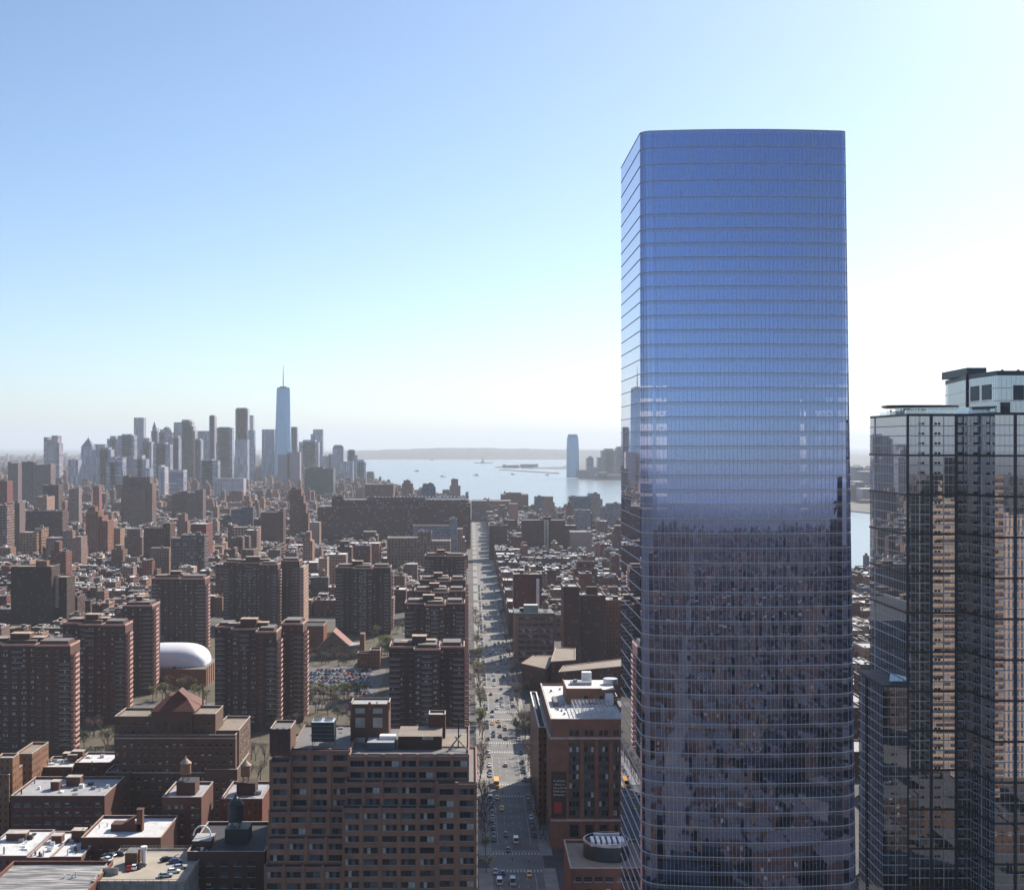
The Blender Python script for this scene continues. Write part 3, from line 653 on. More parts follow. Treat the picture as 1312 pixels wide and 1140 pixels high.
# ---- office block with the white roof, right of the avenue
def build_white_roof():
    root = thing('office_block', (55,567,0), 'brown stone office block with white roof and steel roof frame beside the avenue', 'building')
    x0,x1,y0,y1 = 32.9,64,528,607; zt = Z(924,528)
    w_ = MB(); w_.box(x0,x1,y0,y1,0,zt,faces='lrfb')
    for a in ((x0,x1,y0,y0+.5),(x0,x1,y1-.5,y1),(x0,x0+.5,y0+.5,y1-.5),(x1-.5,x1,y0+.5,y1-.5)): w_.box(*a,zt,zt+.9)
    # smooth panel at the corner and piers between window strips
    for a,b in ((703,728.5),(742.5,748),(761.5,766.5),(780,785.5),(793.5,800)): w_.box(X(a,528),X(b,528),y0-.8,y0,Z(1048,528),Z(944,528),faces='lrftd')
    w_.box(x0,X(728,528),y0-.8,y0,0,Z(1050,528),faces='lrft')
    for a,b in ((742.5,748),(761.5,766.5),(780,785.5),(793.5,800)): w_.box(X(a,528),X(b,528),y0-.8,y0,0,Z(1052,528),faces='lrft')
    w_.build('wall', M['brick'], root, color=(.37,.25,.20))
    c_ = MB(); c_.box(x0-.6,x1+.6,y0-1.3,y0+.3,Z(946,528),Z(943.5,528)); c_.box(x0-.9,x0+.2,y0+.3,y1,Z(946,528),Z(943.5,528))
    c_.box(x0-.1,x1+.1,y0-.15,y0+.6,zt+.9,zt+1.15); c_.box(x0-.12,x0+.6,y0+.6,y1,zt+.9,zt+1.15); c_.box(x0,x1,y0-1.0,y0,Z(1051,528),Z(1048.5,528)); c_.build('cornice', M['cap'], root)
    r_ = MB(); r_.face([(x0,y0,zt+.05),(x1,y0,zt+.05),(x1,y1,zt+.05),(x0,y1,zt+.05)]); r_.build('roof', M['rW'], root)
    strips = ((729,742),(748.5,761),(767,779.5),(786,793))
    for a,b in strips:
        A = X(a,528); B = X(b,528); zb = Z(1047,528); zz = Z(951,528)
        m_ = MB(); m_.box(A,B,y0-.12,y0-.02,zb,zz,0)
        k = zb+1
        while k < zz-1:
            n = 3
            for i in range(n):
                p_ = A + (B-A)*(i+.12)/n; q_ = A + (B-A)*(i+.88)/n; m_.face([(p_,y0-.14,k),(q_,y0-.14,k),(q_,y0-.14,k+2.0),(p_,y0-.14,k+2.0)], rnd.choice((1,1,1,2,1,2,3)))
            k += 3.7
        m_.build('window_strip', [M['frame'],M['win'],M['win2'],M['blind']], root)
        for (u,v) in ((0.05,.42),(.55,.95)):
            p_ = A+(B-A)*u; q_ = A+(B-A)*v; m_ = MB(); m_.box(p_,q_,y0-.1,y0,Z(942,528),Z(935,528),0); m_.build('window', [M['win'],M['frame']], root)
        m_ = MB(); m_.box(A+.4,B-.4,y0-.1,y0,Z(1072,528),Z(1056,528)); m_.build('ground_window', [M['win']], root)
    place_windows(root, WS, [(x1+.02, y0+4+i*5.2, zt-4-k*3.7, R(90)) for k in range(11) for i in range(14)], 0, 'side_window')
    m_ = MB(); m_.box(X(706.5,527),X(725.5,527),y0-1.0,y0-.82,Z(1047,527),Z(988,527)); bb = m_.build('banner', plain('dark_banner', (.035,.022,.025), .6, 0, .2), root)
    m_ = MB(); m_.box(X(710,527),X(720,527),y0-1.06,y0-1.01,Z(1041,527),Z(1027,527)); m_.build('red_panel', plain('red_print', (.35,.03,.03), .6, 0, .1), root)
    m_ = MB(); rr = random.Random(2)
    for i in range(5):
        za = Z(1001+i*4.5,527)
        xx = X(709,527)
        while xx < X(723.5,527):
            l_ = rr.uniform(.3,.8); m_.box(xx,xx+l_,y0-1.05,y0-1.01,za,za+rr.uniform(.35,.8)); xx += l_+.25
    m_.build('banner_lettering', M['conc'], root)
    # penthouse
    zp = Z(876,575)
    m_ = MB(); a = X(726,562); m_.box(a,x1-1,562,585,zt+.1,zp,0,1); m_.box(a-.2,X(771,562),561.8,562.2,zp,zp+.5); m_.box(a-.2,a+.2,562.2,585,zp,zp+.5); m_.build('penthouse', [M['brick'],M['rW']], root, color=(.42,.29,.2))
    for px in (748,768):
        m_ = MB(); m_.box(X(px,562),X(px+5,562),561.9,562,Z(896,562),Z(891,562)); m_.build('penthouse_window', M['win'], root)
    m_ = MB(); m_.box(X(776,559),x1-2,558,562,Z(896,559)-2,Z(889,559)); m_.build('white_plant_box', M['white'], root)
    m_ = MB(); m_.box(X(731,572),X(758,572),572,576,zp,zp+1.3); m_.cyl(X(737,574),574,zp+1.3,zp+2.2,1,n=10); m_.build('air_handler', M['metal'], root)
    m_ = MB(); m_.box(X(746,580),X(758,580),580,584,zp,zp+4.2,0,0); m_.build('white_hut', M['white'], root)
    m_ = MB(); m_.cyl(X(782,575),575,zp,zp+2.5,3.2,n=14); m_.build('cooling_drum', M['wmetal'], root)
    # steel grid frame
    m_ = MB(); gz = zt+3.2; gx0 = X(736,540); gx1 = X(787,535)
    for i in range(11): xx = gx0+(gx1-gx0)*i/10; m_.bar((xx,533,gz),(xx,556,gz),.16)
    for j in range(9): yy = 533+23*j/8; m_.bar((gx0,yy,gz+.2),(gx1,yy,gz+.2),.14)
    for i in range(0,11,2):
        xx = gx0+(gx1-gx0)*i/10
        for yy in (533,544,556): m_.bar((xx,yy,zt),(xx,yy,gz),.14)
    m_.build('steel_roof_frame', M['wmetal'], root)
    m_ = MB(); m_.bar((X(757,545),545,gz),(X(754,545),545,gz+5),.22); m_.bar((X(757,545),545,gz+1),(X(763,540),538,gz+2),.2); m_.build('red_mast', plain('red_steel', (.4,.03,.03)), root)
    m_ = MB(); m_.box(X(709,560),X(715,560),557,570,zt+.1,zt+2.2); m_.build('roof_duct', M['rG'], root)
    for i in range(12):
        xx = rnd.uniform(x0+3,x0+12); yy = rnd.uniform(540,600); m_ = MB(); m_.box(xx,xx+.8,yy,yy+.8,zt+.05,zt+.9); m_.build('roof_vent', M['metal'], root)
    # annex
    root2 = thing('narrow_annex', (30.5,600,0), 'narrow orange brick wing with a white-edged roof between office block and avenue trees', 'building')
    walls_and_roof([(29.6,32.75,560,640,0,Z(934,560))], root2, M['facC'], M['rD'], (.26,.14,.085), cap=M['white'], capw=.5)
build_white_roof()
def build_drum():
    root = thing('drum_roof_building', (42,445,0), 'low brick building with a dark oval roof drum beside the glass tower', 'building')
    x0,x1,y0,y1 = 33.4,52.6,430,461; zt = Z(1112,430)
    walls_and_roof([(x0,x1,y0,y1,0,zt-.9)], root, M['brick'], M['rT'], (.24,.13,.10), cap=M['cap'])
    sp = [(x0+2.2+i*3.6, y0-.02, zt-3.6-j*4, 0) for j in range(3) for i in range(5)]; place_windows(root, WB, sp, panes=True)
    m_ = MB(); cx, cy = 48.3, 446.5; n = 28; pts = [(cx+9.3*math.cos(6.2832*i/n), cy+8.4*math.sin(6.2832*i/n)) for i in range(n)]
    m_.prism(pts, zt-.8, zt+4.2, 0, 1)
    p2 = [(cx+(p[0]-cx)*.94, cy+(p[1]-cy)*.94) for p in pts]
    for i in range(n):
        j=(i+1)%n; m_.face([(*pts[i],zt+4.2),(*pts[j],zt+4.2),(*pts[j],zt+4.9),(*pts[i],zt+4.9)],2); m_.face([(*p2[j],zt+4.2),(*p2[i],zt+4.2),(*p2[i],zt+4.9),(*p2[j],zt+4.9)],0); m_.face([(*pts[i],zt+4.9),(*pts[j],zt+4.9),(*p2[j],zt+4.9),(*p2[i],zt+4.9)],2)
    m_.build('roof_drum', [plain('green_black_metal',(.02,.035,.04),.4), M['rD'], M['cap']], root)
    for i in range(6):
        m_ = MB(); a = 41.5+i*1.9; m_.box(a,a+1.1,442,448,zt+4.2,zt+5.3); m_.build('white_louvre', M['white'], root)
    m_ = MB(); m_.box(43,52,450.5,451.5,zt+4.2,zt+5.4); m_.box(41,52,440,440.6,zt+4.2,zt+4.8); m_.build('roof_rail', M['wmetal'], root)
build_drum()

# ---- brick slab apartment blocks with balconies
balc = MB(); balc.box(0,2.6,0,7.0,-.2,0,0); balc.box(2.46,2.6,0,7.0,0,1.1,1); balc.box(0,2.46,0,.12,0,1.1,1); balc.box(0,2.46,6.88,7.0,0,1.1,1)
M['balc'] = plain('balcony_slab', (.55,.42,.38), .85, 0, .15); M['balb'] = plain('balcony_brick', (.48,.26,.22), .85, 0, .2)
BALC = balc.mesh('balcony', [M['balc'], M['balb']])
bf = MB(); bf.box(0,5.5,-1.2,0,-.18,0,0); bf.box(0,5.5,-1.25,-1.15,0,1.0,1); BALF = bf.mesh('balcony', [M['balc'], plain('grey_balcony_panel',(.12,.105,.10),.7)]); BALFM = bf
def apartment(label, pl, pr, Y, kind, H=58.0, dark=1.0):
    Xl, Xr = X(pl, Y), X(pr, Y); W_ = Xr - Xl; root = thing('apartment_block', ((Xl+Xr)/2, Y+12, 0), label, 'apartment block', 'brick slab apartment blocks with balconies')
    L = {'R': [(0,.26,8,26,0,1),(.24,.58,4,30,-.4,2),(.57,.90,0,17,0,1)],
         'RR': [(0,.22,12,30,0,1),(.20,.50,6,32,-.4,2),(.49,.72,0,20,-1.2,1),(.70,.95,24,44,0,1)],
         'S': [(0,.34,5,24,0,1),(.32,.66,0,27,-.5,2),(.64,.97,5,24,0,1)],
         'N': [(0,.5,3,22,0,1),(.48,.94,0,20,0,1)],
         '1': [(0,.88,0,22,0,1)]}[kind]
    boxes = [(Xl+W_*a, Xl+W_*b, Y+c, Y+d, 0, H+e) for a,b,c,d,e,f in L]
    vv = rnd.uniform(.85,1.3)*dark; col = (.14*vv,.078*vv,.064*vv*rnd.uniform(.9,1.2))
    w_ = MB(); r_ = MB(); c_ = MB(); sp = []; sp2 = []; nb = 0
    for (x0,x1,y0,y1,_,h),(_,_,_,_,_,f) in zip(boxes, L):
        w_.box(x0,x1,y0,y1,0,h,faces='lrfb'); r_.face([(x0,y0,h-.1),(x1,y0,h-.1),(x1,y1,h-.1),(x0,y1,h-.1)])
        for a in ((x0-.1,x1+.1,y0-.1,y0+.5),(x0-.1,x1+.1,y1-.5,y1+.1),(x0-.1,x0+.5,y0+.5,y1-.5),(x1-.5,x1+.1,y0+.5,y1-.5)): c_.box(*a,h,h+1.0,1,0)
        n = max(2, int((x1-x0)/4.2)); fl = 2.85; z = h-1.9; k = 0
        while z > 2:
            for i in range(n):
                (sp2 if f == 2 else sp).append((x0+(i+.5)*(x1-x0)/n, y0-.02, z, 0))
            z -= fl
    sp.sort(key=lambda s: -s[2]); sp2.sort(key=lambda s: -s[2])
    w_.build('wall', M['brick'], root, color=col); r_.build('roof', M['rG'], root); c_.build('parapet', [M['capT'], M['balb']], root)
    place_windows(root, WP, sp, 60); place_windows(root, WP2, sp2, 40, 'wide_window')
    # balconies: a stack on the sunny side of the outer wings, one stack on the front of the middle
    outer = [boxes[-1]] if kind in 'SN1R' else [boxes[-1], boxes[-2]]
    if kind == 'R': outer.append(boxes[1])
    bl = []
    for b in outer:
        z = b[5] - 2.4 - (2.8 if kind != '1' else 0)
        while z > 3: bl.append((0, b[1], b[2]+1.0, z)); z -= 2.85
    fronts = {'S':[(1,.5,-2.7,0),(0,0,.2,4),(2,1,-5.8,4)],'R':[(1,.45,-2.7,0),(2,1,-5.6,9),(0,0,.3,5)],'RR':[(1,.5,-2.7,0),(2,1,-5.6,9),(0,0,.3,5),(3,1,-5.6,6)],'N':[(1,1,-5.6,3),(0,0,.4,2)],'1':[(0,1,-5.6,3)]}[kind]
    for bi,t_,dx,sk in fronts:
        b = boxes[bi]; z = b[5]-3.1-sk*.7; xx = b[0]+(b[1]-b[0])*t_+dx; k = 0
        while z > 3:
            if t_ not in (.5,.45) or kind == 'S' or k < 4: bl.append((1, xx, b[2], z))
            z -= 2.85; k += 1
    bl.sort(key=lambda q: -q[3]); rest = MB()
    for i,(ty,x,y_,z) in enumerate(bl):
        if i < 100: link('balcony', (BALC,BALF)[ty], root, (x,y_,z))
        elif ty: rest.add(BALFM, x, y_, z)
        else: rest.add(balc, x, y_, z)
    if rest.f: rest.build('balconies', [M['balc'], M['balb']], root, kind='stuff')
    for b in boxes:       # set-back attic storey with a pale railing line
        if b[1]-b[0] > 9:
            m_ = MB(); m_.box(b[0]+2,b[1]-2,b[2]+3,b[3]-3,b[5]-.1,b[5]+2.6,0,1); m_.build('attic', [M['brick'],M['rG']], root, color=col)
    # bulkheads on the roof
    cx = Xl + W_*.45
    for (a,b,c,d,e,nm) in ((-.16,.02,10,17,5.2,'lift_bulkhead'),(.02,.14,12,18,2.8,'stair_bulkhead'),(-.3,-.2,12,16,2.4,'stair_bulkhead')):
        m_ = MB(); x0=cx+W_*a; x1=cx+W_*b; m_.box(x0,x1,Y+c,Y+d,H-.6,H+e,0,1); m_.box(x0-.2,x1+.2,Y+c-.2,Y+d+.2,H+e,H+e+.35,2); m_.build(nm, [M['brick'],M['rT'],M['capT']], root, color=col)
    for i in range(4):
        m_ = MB(); xx = cx + rnd.uniform(-.1,.3)*W_; yy = Y+rnd.uniform(6,20); m_.cyl(xx,yy,H-.5,H+.9,.5,.35,n=8); m_.build('roof_vent', M['wmetal'], root)
    return root
apartment('brick apartment block with sunlit balconies cut by the left edge of the view', -36, 104, 684, 'R')
apartment('brick apartment block left of the white dome, its front wing nearest the viewer', 75, 170, 762, 'R')
apartment('narrow brick apartment block just left of the white dome with one balcony stack', 157, 200, 853, '1')
apartment('brick apartment block rising behind the white dome', 193, 267, 1026, 'N')
apartment('four-winged brick apartment block right of the white dome, left of the parked cars', 270, 387, 742, 'RR')
apartment('brick apartment block behind and above the four-winged one, left of a white slab', 283, 384, 1161, 'RR')
apartment('dark brick apartment block standing alone behind the red-roofed church', 429, 502, 1117, 'S', dark=.8)
apartment('nearest brick apartment block beside the avenue, in front of its row', 498, 598, 674, 'S')
apartment('second brick apartment block of the row along the avenue', 518, 598, 861, 'S')
apartment('third brick apartment block of the row along the avenue', 530, 598, 935, 'S')
apartment('fourth brick apartment block of the row along the avenue', 538, 598, 1012, 'S')
apartment('farthest brick apartment block of the row along the avenue', 544, 598, 1235, 'N')
def mono():
    root = thing('brown_tower', (X(47,1139),1150,0), 'very dark brown high-rise slab with a tan side behind the left apartment blocks', 'building', None)
    Y = 1139; walls_and_roof([(X(14,Y),X(66,Y),Y,Y+24,0,Z(727,Y)),(X(62,Y),X(81,Y),Y+10,Y+34,0,Z(742,Y))], root, M['facC'], M['rT'], (.085,.06,.05))
    m_ = MB(); m_.box(X(44,Y),X(58,Y),Y+4,Y+12,Z(727,Y),Z(719,Y)); m_.build('lift_bulkhead', M['brick'], root, color=(.3,.2,.14))
    m_ = MB(); m_.box(X(66.6,Y),X(71.5,Y)-.6,Y+9,Y+9.9,20,Z(738,Y)); m_.build('tan_pier', M['capT'], root)
mono()
def slab():
    Y = 1120; root = thing('white_slab', (X(386,Y),Y,0), 'thin pale slab building lit white between two dark apartment blocks', 'building')
    walls_and_roof([(X(384.6,Y),X(389,Y),Y,Y+34,0,Z(728,Y))], root, M['facC'], M['rS'], (.62,.58,.52))
slab()

# ---- art deco block with the red hipped roof
def build_hip():
    root = thing('hip_roof_building', (X(222,560),580,0), 'tan brick stepped building with a red hipped roof at lower left', 'building')
    Y = 560; px = lambda a, d=0: X(a, Y+d); zz = lambda b, d=0: Z(b, Y+d)
    bx = [(px(146),px(300),Y+3,Y+36,0,zz(944,3)), (px(135),px(166),Y,Y+30,0,zz(992)), (px(262),px(304),Y,Y+30,0,zz(988)),
          (px(147,6),px(196,6),Y+6,Y+24,0,zz(920,6)), (px(244,6),px(276,6),Y+6,Y+24,0,zz(917,6)), (px(194,5),px(246,5),Y+5,Y+26,0,zz(914,5)), (px(274,8),px(306,8),Y+8,Y+38,0,zz(938,8))]
    walls_and_roof(bx, root, M['brick'], M['rT'], (.205,.145,.105), cap=M['cap'])
    m_ = MB(); x0,x1,y0,y1 = px(192,4),px(250,4),Y+4,Y+28; zb = zz(914,5)+1.1; zt = zb+5.6
    m_.face([(x0,y0,zb),(x1,y0,zb),(x1-6,y0+8,zt),(x0+6,y0+8,zt)]); m_.face([(x1,y0,zb),(x1,y1,zb),(x1-6,y1-8,zt),(x1-6,y0+8,zt)]); m_.face([(x1,y1,zb),(x0,y1,zb),(x0+6,y1-8,zt),(x1-6,y1-8,zt)]); m_.face([(x0,y1,zb),(x0,y0,zb),(x0+6,y0+8,zt),(x0+6,y1-8,zt)]); m_.face([(x0+6,y0+8,zt),(x1-6,y0+8,zt),(x1-6,y1-8,zt),(x0+6,y1-8,zt)])
    m_.build('hipped_roof', M['rR'], root)
    m_ = MB(); cx = px(222); m_.face([(cx-4,y0+6,zt-1),(cx+4,y0+6,zt-1),(cx,y0+6,zt+2.6)]); m_.face([(cx+4,y0+6,zt-1),(cx+4,y0+14,zt-1),(cx,y0+14,zt+2.6),(cx,y0+6,zt+2.6)]); m_.face([(cx,y0+6,zt+2.6),(cx,y0+14,zt+2.6),(cx-4,y0+14,zt-1),(cx-4,y0+6,zt-1)]); m_.build('dormer', M['rR'], root)
    m_ = MB(); m_.cyl(px(249),Y+18,zb,zb+9,.35,.2,n=8); m_.build('flue', M['dmetal'], root)
    arch = MB(); arch.box(-1,1,-.1,0,-2,1.0,0); arch.prism([(0,0)],0,0) if False else None
    n = 8; arch.face([(math.cos(math.pi*i/n), -.1, 1+math.sin(math.pi*i/n)) for i in range(n+1)]); AM = arch.mesh('arched_window', [M['win']])
    for i in range(5): link('arched_window', AM, root, (px(202+i*9.5,5), Y+4.95, zz(930,5)))
    sp = []
    for r in range(12):
        z = zz(954.5 + r*10.9, 3)
        for i in range(17):
            a = 150.5 + i*9.1
            if r >= 4 and (a < 168 or a > 260): y_, d_ = Y-.02, 0
            else: y_, d_ = Y+2.98, 3
            if r < 3 or True: sp.append((px(a, d_), y_, z, 0))
    for r in range(2):
        for a in (152,161,171,180,189): sp.append((px(a,6), Y+5.98, zz(927+r*11,6), 0))
        for a in (250,259,268): sp.append((px(a,6), Y+5.98, zz(927+r*11,6), 0))
    place_windows(root, WS, sp, 100)
    sw = [(bx[6][1]+.02, Y+12+j*5, zz(950+i*10.9), R(90)) for i in range(10) for j in range(5)]; place_windows(root, WS, sw, 0, 'side_window')
    m_ = MB()
    for z in (zz(946,3), zz(990,3)): m_.box(px(145.5),px(261.5) if z < zz(960) else px(300.5),Y+2.7,Y+3,z,z+.5)
    m_.build('string_course', M['cap'], root)
build_hip()

# ---- water tanks
def tank_proto(name, wallm, roofmm, r=2.1, h=4.2, leg=2.6):
    root = thing(name, (0,0,0), 'x', 'water tank', 'rooftop water tanks')
    m_ = MB()
    for a in range(4): m_.bar((r*.7*math.cos(a*1.571+.78), r*.7*math.sin(a*1.571+.78), 0),(r*.7*math.cos(a*1.571+.78), r*.7*math.sin(a*1.571+.78), leg),.14)
    m_.box(-r*.8,r*.8,-r*.8,r*.8,leg-.2,leg,0); m_.bar((-r*.5,-r*.5,.2),(r*.5,-r*.5,leg-.3),.08); m_.bar((r*.5,-r*.5,.2),(-r*.5,-r*.5,leg-.3),.08); m_.build('stand', M['dmetal'], root)
    m_ = MB(); m_.cyl(0,0,leg,leg+h,r,r*.94,n=16)
    for k in range(5): m_.cyl(0,0,leg+.3+k*h/5,leg+.42+k*h/5,r*1.02,n=16)
    m_.build('tank', M[wallm], root)
    m_ = MB(); m_.cyl(0,0,leg+h,leg+h+1.9,r*1.08,.25,n=16); m_.cyl(0,0,leg+h+1.9,leg+h+2.5,.3,n=8); m_.build('conical_roof', M[roofmm], root)
    return root
tank = tank_proto('water_tank', 'wood', 'capT')
def put_tank(x, y, z, label, s=1.0):
    r = copy_thing(tank, (x,y,z), 0, label, scale=s); return r
def simple(name, label, boxes, fac, roof, color, org, **k):
    root = thing(name, org, label, 'building', k.get('group')); walls_and_roof(boxes, root, M[fac], M[roof], color, cap=k.get('cap'), par=k.get('par', .9)); return root
def clutter(root, x0, x1, y0, y1, z, n=5, seed=0, huts=1, color=(.2,.1,.07)):
    rr = random.Random(seed*31+5)
    for i in range(huts):
        w_ = min(rr.uniform(3,7), (x1-x0)*.45); xx = rr.uniform(x0+1, x1-w_-1); yy = rr.uniform(y0+(y1-y0)*.3, y1-4.5); m_ = MB(); h = rr.uniform(2.4,4); m_.box(xx,xx+w_,yy,yy+3.8,z,z+h,0,1); m_.box(xx-.12,xx+w_+.12,yy-.12,yy+3.92,z+h,z+h+.2,2); m_.build('stair_bulkhead', [M['brick'],M['rS'],M['cap']], root, color=color)
    for i in range(n):
        s_ = rr.uniform(.7,2.2); xx = rr.uniform(x0+1,x1-s_-1); yy = rr.uniform(y0+1.2,y1-3); m_ = MB()
        if rr.random() < .35: m_.cyl(xx,yy,z,z+rr.uniform(.8,2.4),.3,.3,n=8); nm='flue'
        elif rr.random() < .4: m_.box(xx,xx+s_,yy,yy+s_*1.4,z,z+.5); nm='skylight'
        else: m_.box(xx,xx+s_,yy,yy+s_,z,z+rr.uniform(.8,1.6)); nm='air_unit'
        m_.build(nm, M[rr.choice(('metal','wmetal','white','dmetal'))], root)

# small brick tower with a tank
Y=480; zt=Z(1024,Y); r_=simple('brick_house','small dark brick tower with orange side and water tank, centre of lower left',[(X(208,Y),X(258,Y),Y,Y+22,0,zt)],'brick','rS',(.20,.105,.08),(X(235,Y),Y+11,0))
place_windows(r_, WS, [(X(a,Y),Y-.02,zt-2.5-k*3.6,0) for a in (217,226,233,247,253) for k in range(6)])
m_=MB(); zb=Z(1002,Y+6); m_.box(X(226,Y+6),X(250,Y+6),Y+6,Y+14,zt,zb,0,1); m_.build('tank_bulkhead',[M['brick'],M['rD']],r_,color=(.17,.09,.07))
put_tank(X(238,Y+9),Y+9,zb,'tan water tank with conical lid on the small dark brick tower',.98)
# brick house right of it with a tank
Y=500; zt=Z(1026,Y); r_=simple('brick_house','red brick house with orange lit side between hip-roofed building and loft block',[(X(283,Y),X(336,Y),Y,Y+26,0,zt)],'facC','rS',(.26,.11,.07),(X(312,Y),Y+11,0))
clutter(r_, X(286,Y),X(336,Y),Y,Y+24,zt,6,3,0); m_=MB(); zb=Z(1003,Y+8); m_.box(X(303,Y+8),X(327,Y+8),Y+8,Y+15,zt,zb); m_.build('tank_bulkhead',M['brick'],r_,color=(.09,.05,.045))
put_tank(X(315,Y+10),Y+10,zb,'orange water tank on the red brick house beside the loft block',.98)
# red brick flat with a pale roof
Y=520; zt=Z(1022,Y); x0,x1=X(14,Y),X(134,Y); r_=simple('brick_flats','wide dark red brick flats with pale tarred roof at left, three window rows',[(x0,x1,Y,Y+30,0,zt)],'brick','rS',(.17,.075,.06),((x0+x1)/2,Y+15,0))
place_windows(r_, WB, [(x0+2.6+i*4.1,Y-.02,zt-2.6-k*3.6,0) for i in range(9) for k in range(5)],panes=True); clutter(r_,x0,x1,Y,Y+30,zt,14,5,2)
# small roofs behind it
Y=575; zt=Z(985,Y); x0,x1=X(50,Y),X(138,Y); r_=simple('brick_house','low house with white roofs and rooftop boxes behind the dark red flats',[(x0,X(92,Y),Y,Y+20,0,zt),(X(92,Y)+.1,x1,Y+4,Y+24,0,zt+1)],'facC','rW',(.2,.1,.08),((x0+x1)/2,Y+10,0)); clutter(r_,x0,x1,Y+2,Y+20,zt+.9,14,8,3)
# left edge tan towers
Y=530; zt=Z(975,Y); r_=simple('tan_tower','tan tower with a pale lit side cut by the left edge of the view',[(X(-30,Y),X(24,Y)-4,Y,Y+16,0,Z(995,Y)),(X(-8,Y),X(14,Y),Y+2,Y+10,0,zt)],'facC','rS',(.34,.24,.15),(X(0,Y),Y+8,0)); clutter(r_,X(-20,Y),X(18,Y),Y,Y+14,Z(995,Y),5,9,1)
Y=560; r_=simple('tan_tower','narrow tan tower with a bright cream side right of the edge tower',[(X(20,Y),X(41,Y),Y,Y+22,0,Z(968,Y))],'facC','rT',(.33,.23,.15),(X(32,Y),Y+8,0))
# brick building with white roof in the centre left
Y=450; zt=Z(1076,Y); x0,x1=X(104,Y),X(206,Y); r_=simple('brick_house','brick building with white roof, chimney and sloping roof hut above the parking deck',[(x0,x1,Y,Y+27,0,zt)],'brick','rW',(.15,.07,.055),((x0+x1)/2,Y+12,0),cap=M['capT'])
place_windows(r_, WS, [(x0+3+i*3.9,Y-.02,zt-2.4-k*3.6,0) for i in range(7) for k in range(4)])
m_=MB(); a,b=X(144,Y+12),X(182,Y+12); y0=Y+10
m_.box(a,b,y0,y0+5,zt,zt+2.6,0); m_.face([(a+4,y0,zt+2.6),(b-2,y0,zt+2.6),(b-2,y0,zt+5.2)]); m_.face([(a+4,y0,zt+2.6),(b-2,y0,zt+5.2),(b-2,y0+5,zt+5.2),(a+4,y0+5,zt+2.6)]); m_.build('roof_hut',M['brick'],r_,color=(.16,.08,.06))
m_=MB(); m_.box(X(175,Y+10),X(182.5,Y+10),y0,y0+2.4,zt,Z(1036,Y+12)); m_.box(X(175,Y+10)-.15,X(182.5,Y+10)+.15,y0-.15,y0+2.55,Z(1036,Y+12),Z(1036,Y+12)+.4); m_.build('chimney',M['brick'],r_,color=(.2,.1,.08))
for i in range(4): m_=MB(); m_.cyl(X(112,Y+15)+i*2.3,Y+10+i*2,zt,zt+1.4,.25,n=6); m_.build('flue',M['wmetal'],r_)
# row of white roofs
Y=440; zt=Z(1098,Y)
for i,(a,b,d) in enumerate(((-28,34,0),(34.3,64,1.5),(64.3,104,0.8))):
    x0,x1=X(a,Y),X(b,Y); lab=('white-roofed row house at the left edge with skylights and pipes','middle house of the white-roofed row at lower left','right house of the white-roofed row beside the parking deck')[i]
    r_=simple('row_house',lab,[(x0,x1,Y,Y+30,0,zt-d*.4)],'facC','rW',(.3,.2,.15),((x0+x1)/2,Y+12,0),group='white-roofed row houses',par=.5,cap=M['rS']); clutter(r_,x0,x1,Y,Y+29,zt-d*.4,11,20+i,1)
# streaked grey roof at the very bottom left
Y=394; zt=Z(1150,Y); x0,x1=X(-30,Y),X(108,Y); r_=simple('warehouse','warehouse with a wide streaked grey roof at the bottom left corner',[(x0,x1,Y,Y+32,0,zt)],'brick','rStreak',(.2,.09,.06),((x0+x1)/2,Y+12,0),cap=M['capR']) if False else None
def streak():
    t = NT('streaked_roof'); c = t.obj(); mp = t.n('ShaderNodeMapping'); mp.inputs['Rotation'].default_value = (0,0,R(-35)); mp.inputs['Scale'].default_value = (.08,.9,1); t.l(c, mp.inputs[0])
    f = t.ramp(t.noise(mp.outputs[0], .9, 5, .7), .42, .62); t.bsdf(t.mix(f, (.10,.095,.095), (.42,.40,.39)), .8); return t.mat
M['rStreak'] = streak()
r_=simple('warehouse','warehouse with a wide streaked grey roof at the bottom left corner',[(x0,x1,Y,Y+32,0,zt)],'brick','rStreak',(.2,.09,.06),((x0+x1)/2,Y+12,0),cap=M['capR'])
clutter(r_, X(40,Y),X(90,Y),Y+16,Y+22,zt,3,77,0)
# dark block right of the deck
Y=430; zt=Z(1094,Y); x0,x1=X(240,Y),X(339,Y); r_=simple('brick_block','dark brown block with black roof left of the loft block, cluttered roof corner',[(x0,x1,Y,Y+34,0,zt)],'brick','rD',(.13,.085,.07),((x0+x1)/2,Y+12,0),cap=M['cap'])
place_windows(r_, WB, [(x0+3+i*4.6,Y-.02,zt-3-k*3.7,0) for i in range(5) for k in range(4)])
m_=MB(); m_.box(X(246,Y+6),X(270,Y+6),Y+6,Y+15,zt,Z(1077,Y+6),0,1); m_.build('stair_bulkhead',[M['brick'],M['rS']],r_,color=(.14,.09,.07))
m_=MB(); m_.box(X(288,Y+12),X(318,Y+12),Y+12,Y+20,zt,Z(1062,Y+12)); m_.build('plant_room',M['dmetal'],r_)
m_=MB()
for i in range(9):
    a0=math.pi*i/9; a1=math.pi*(i+1)/9; cx=X(259,Y+12); m_.bar((cx+3*math.cos(a0),Y+12,Z(1077,Y+6)+3.4*math.sin(a0)),(cx+3*math.cos(a1),Y+12,Z(1077,Y+6)+3.4*math.sin(a1)),.3)
m_.build('curved_duct',M['white'],r_); clutter(r_, x0,X(268,Y),Y,Y+6,zt,9,41,0)
dt=copy_thing(tank,(X(303,Y+17),Y+16,Z(1062,Y+12)-1.5),0,'black water tank on the dark block left of the loft block',scale=1.35)
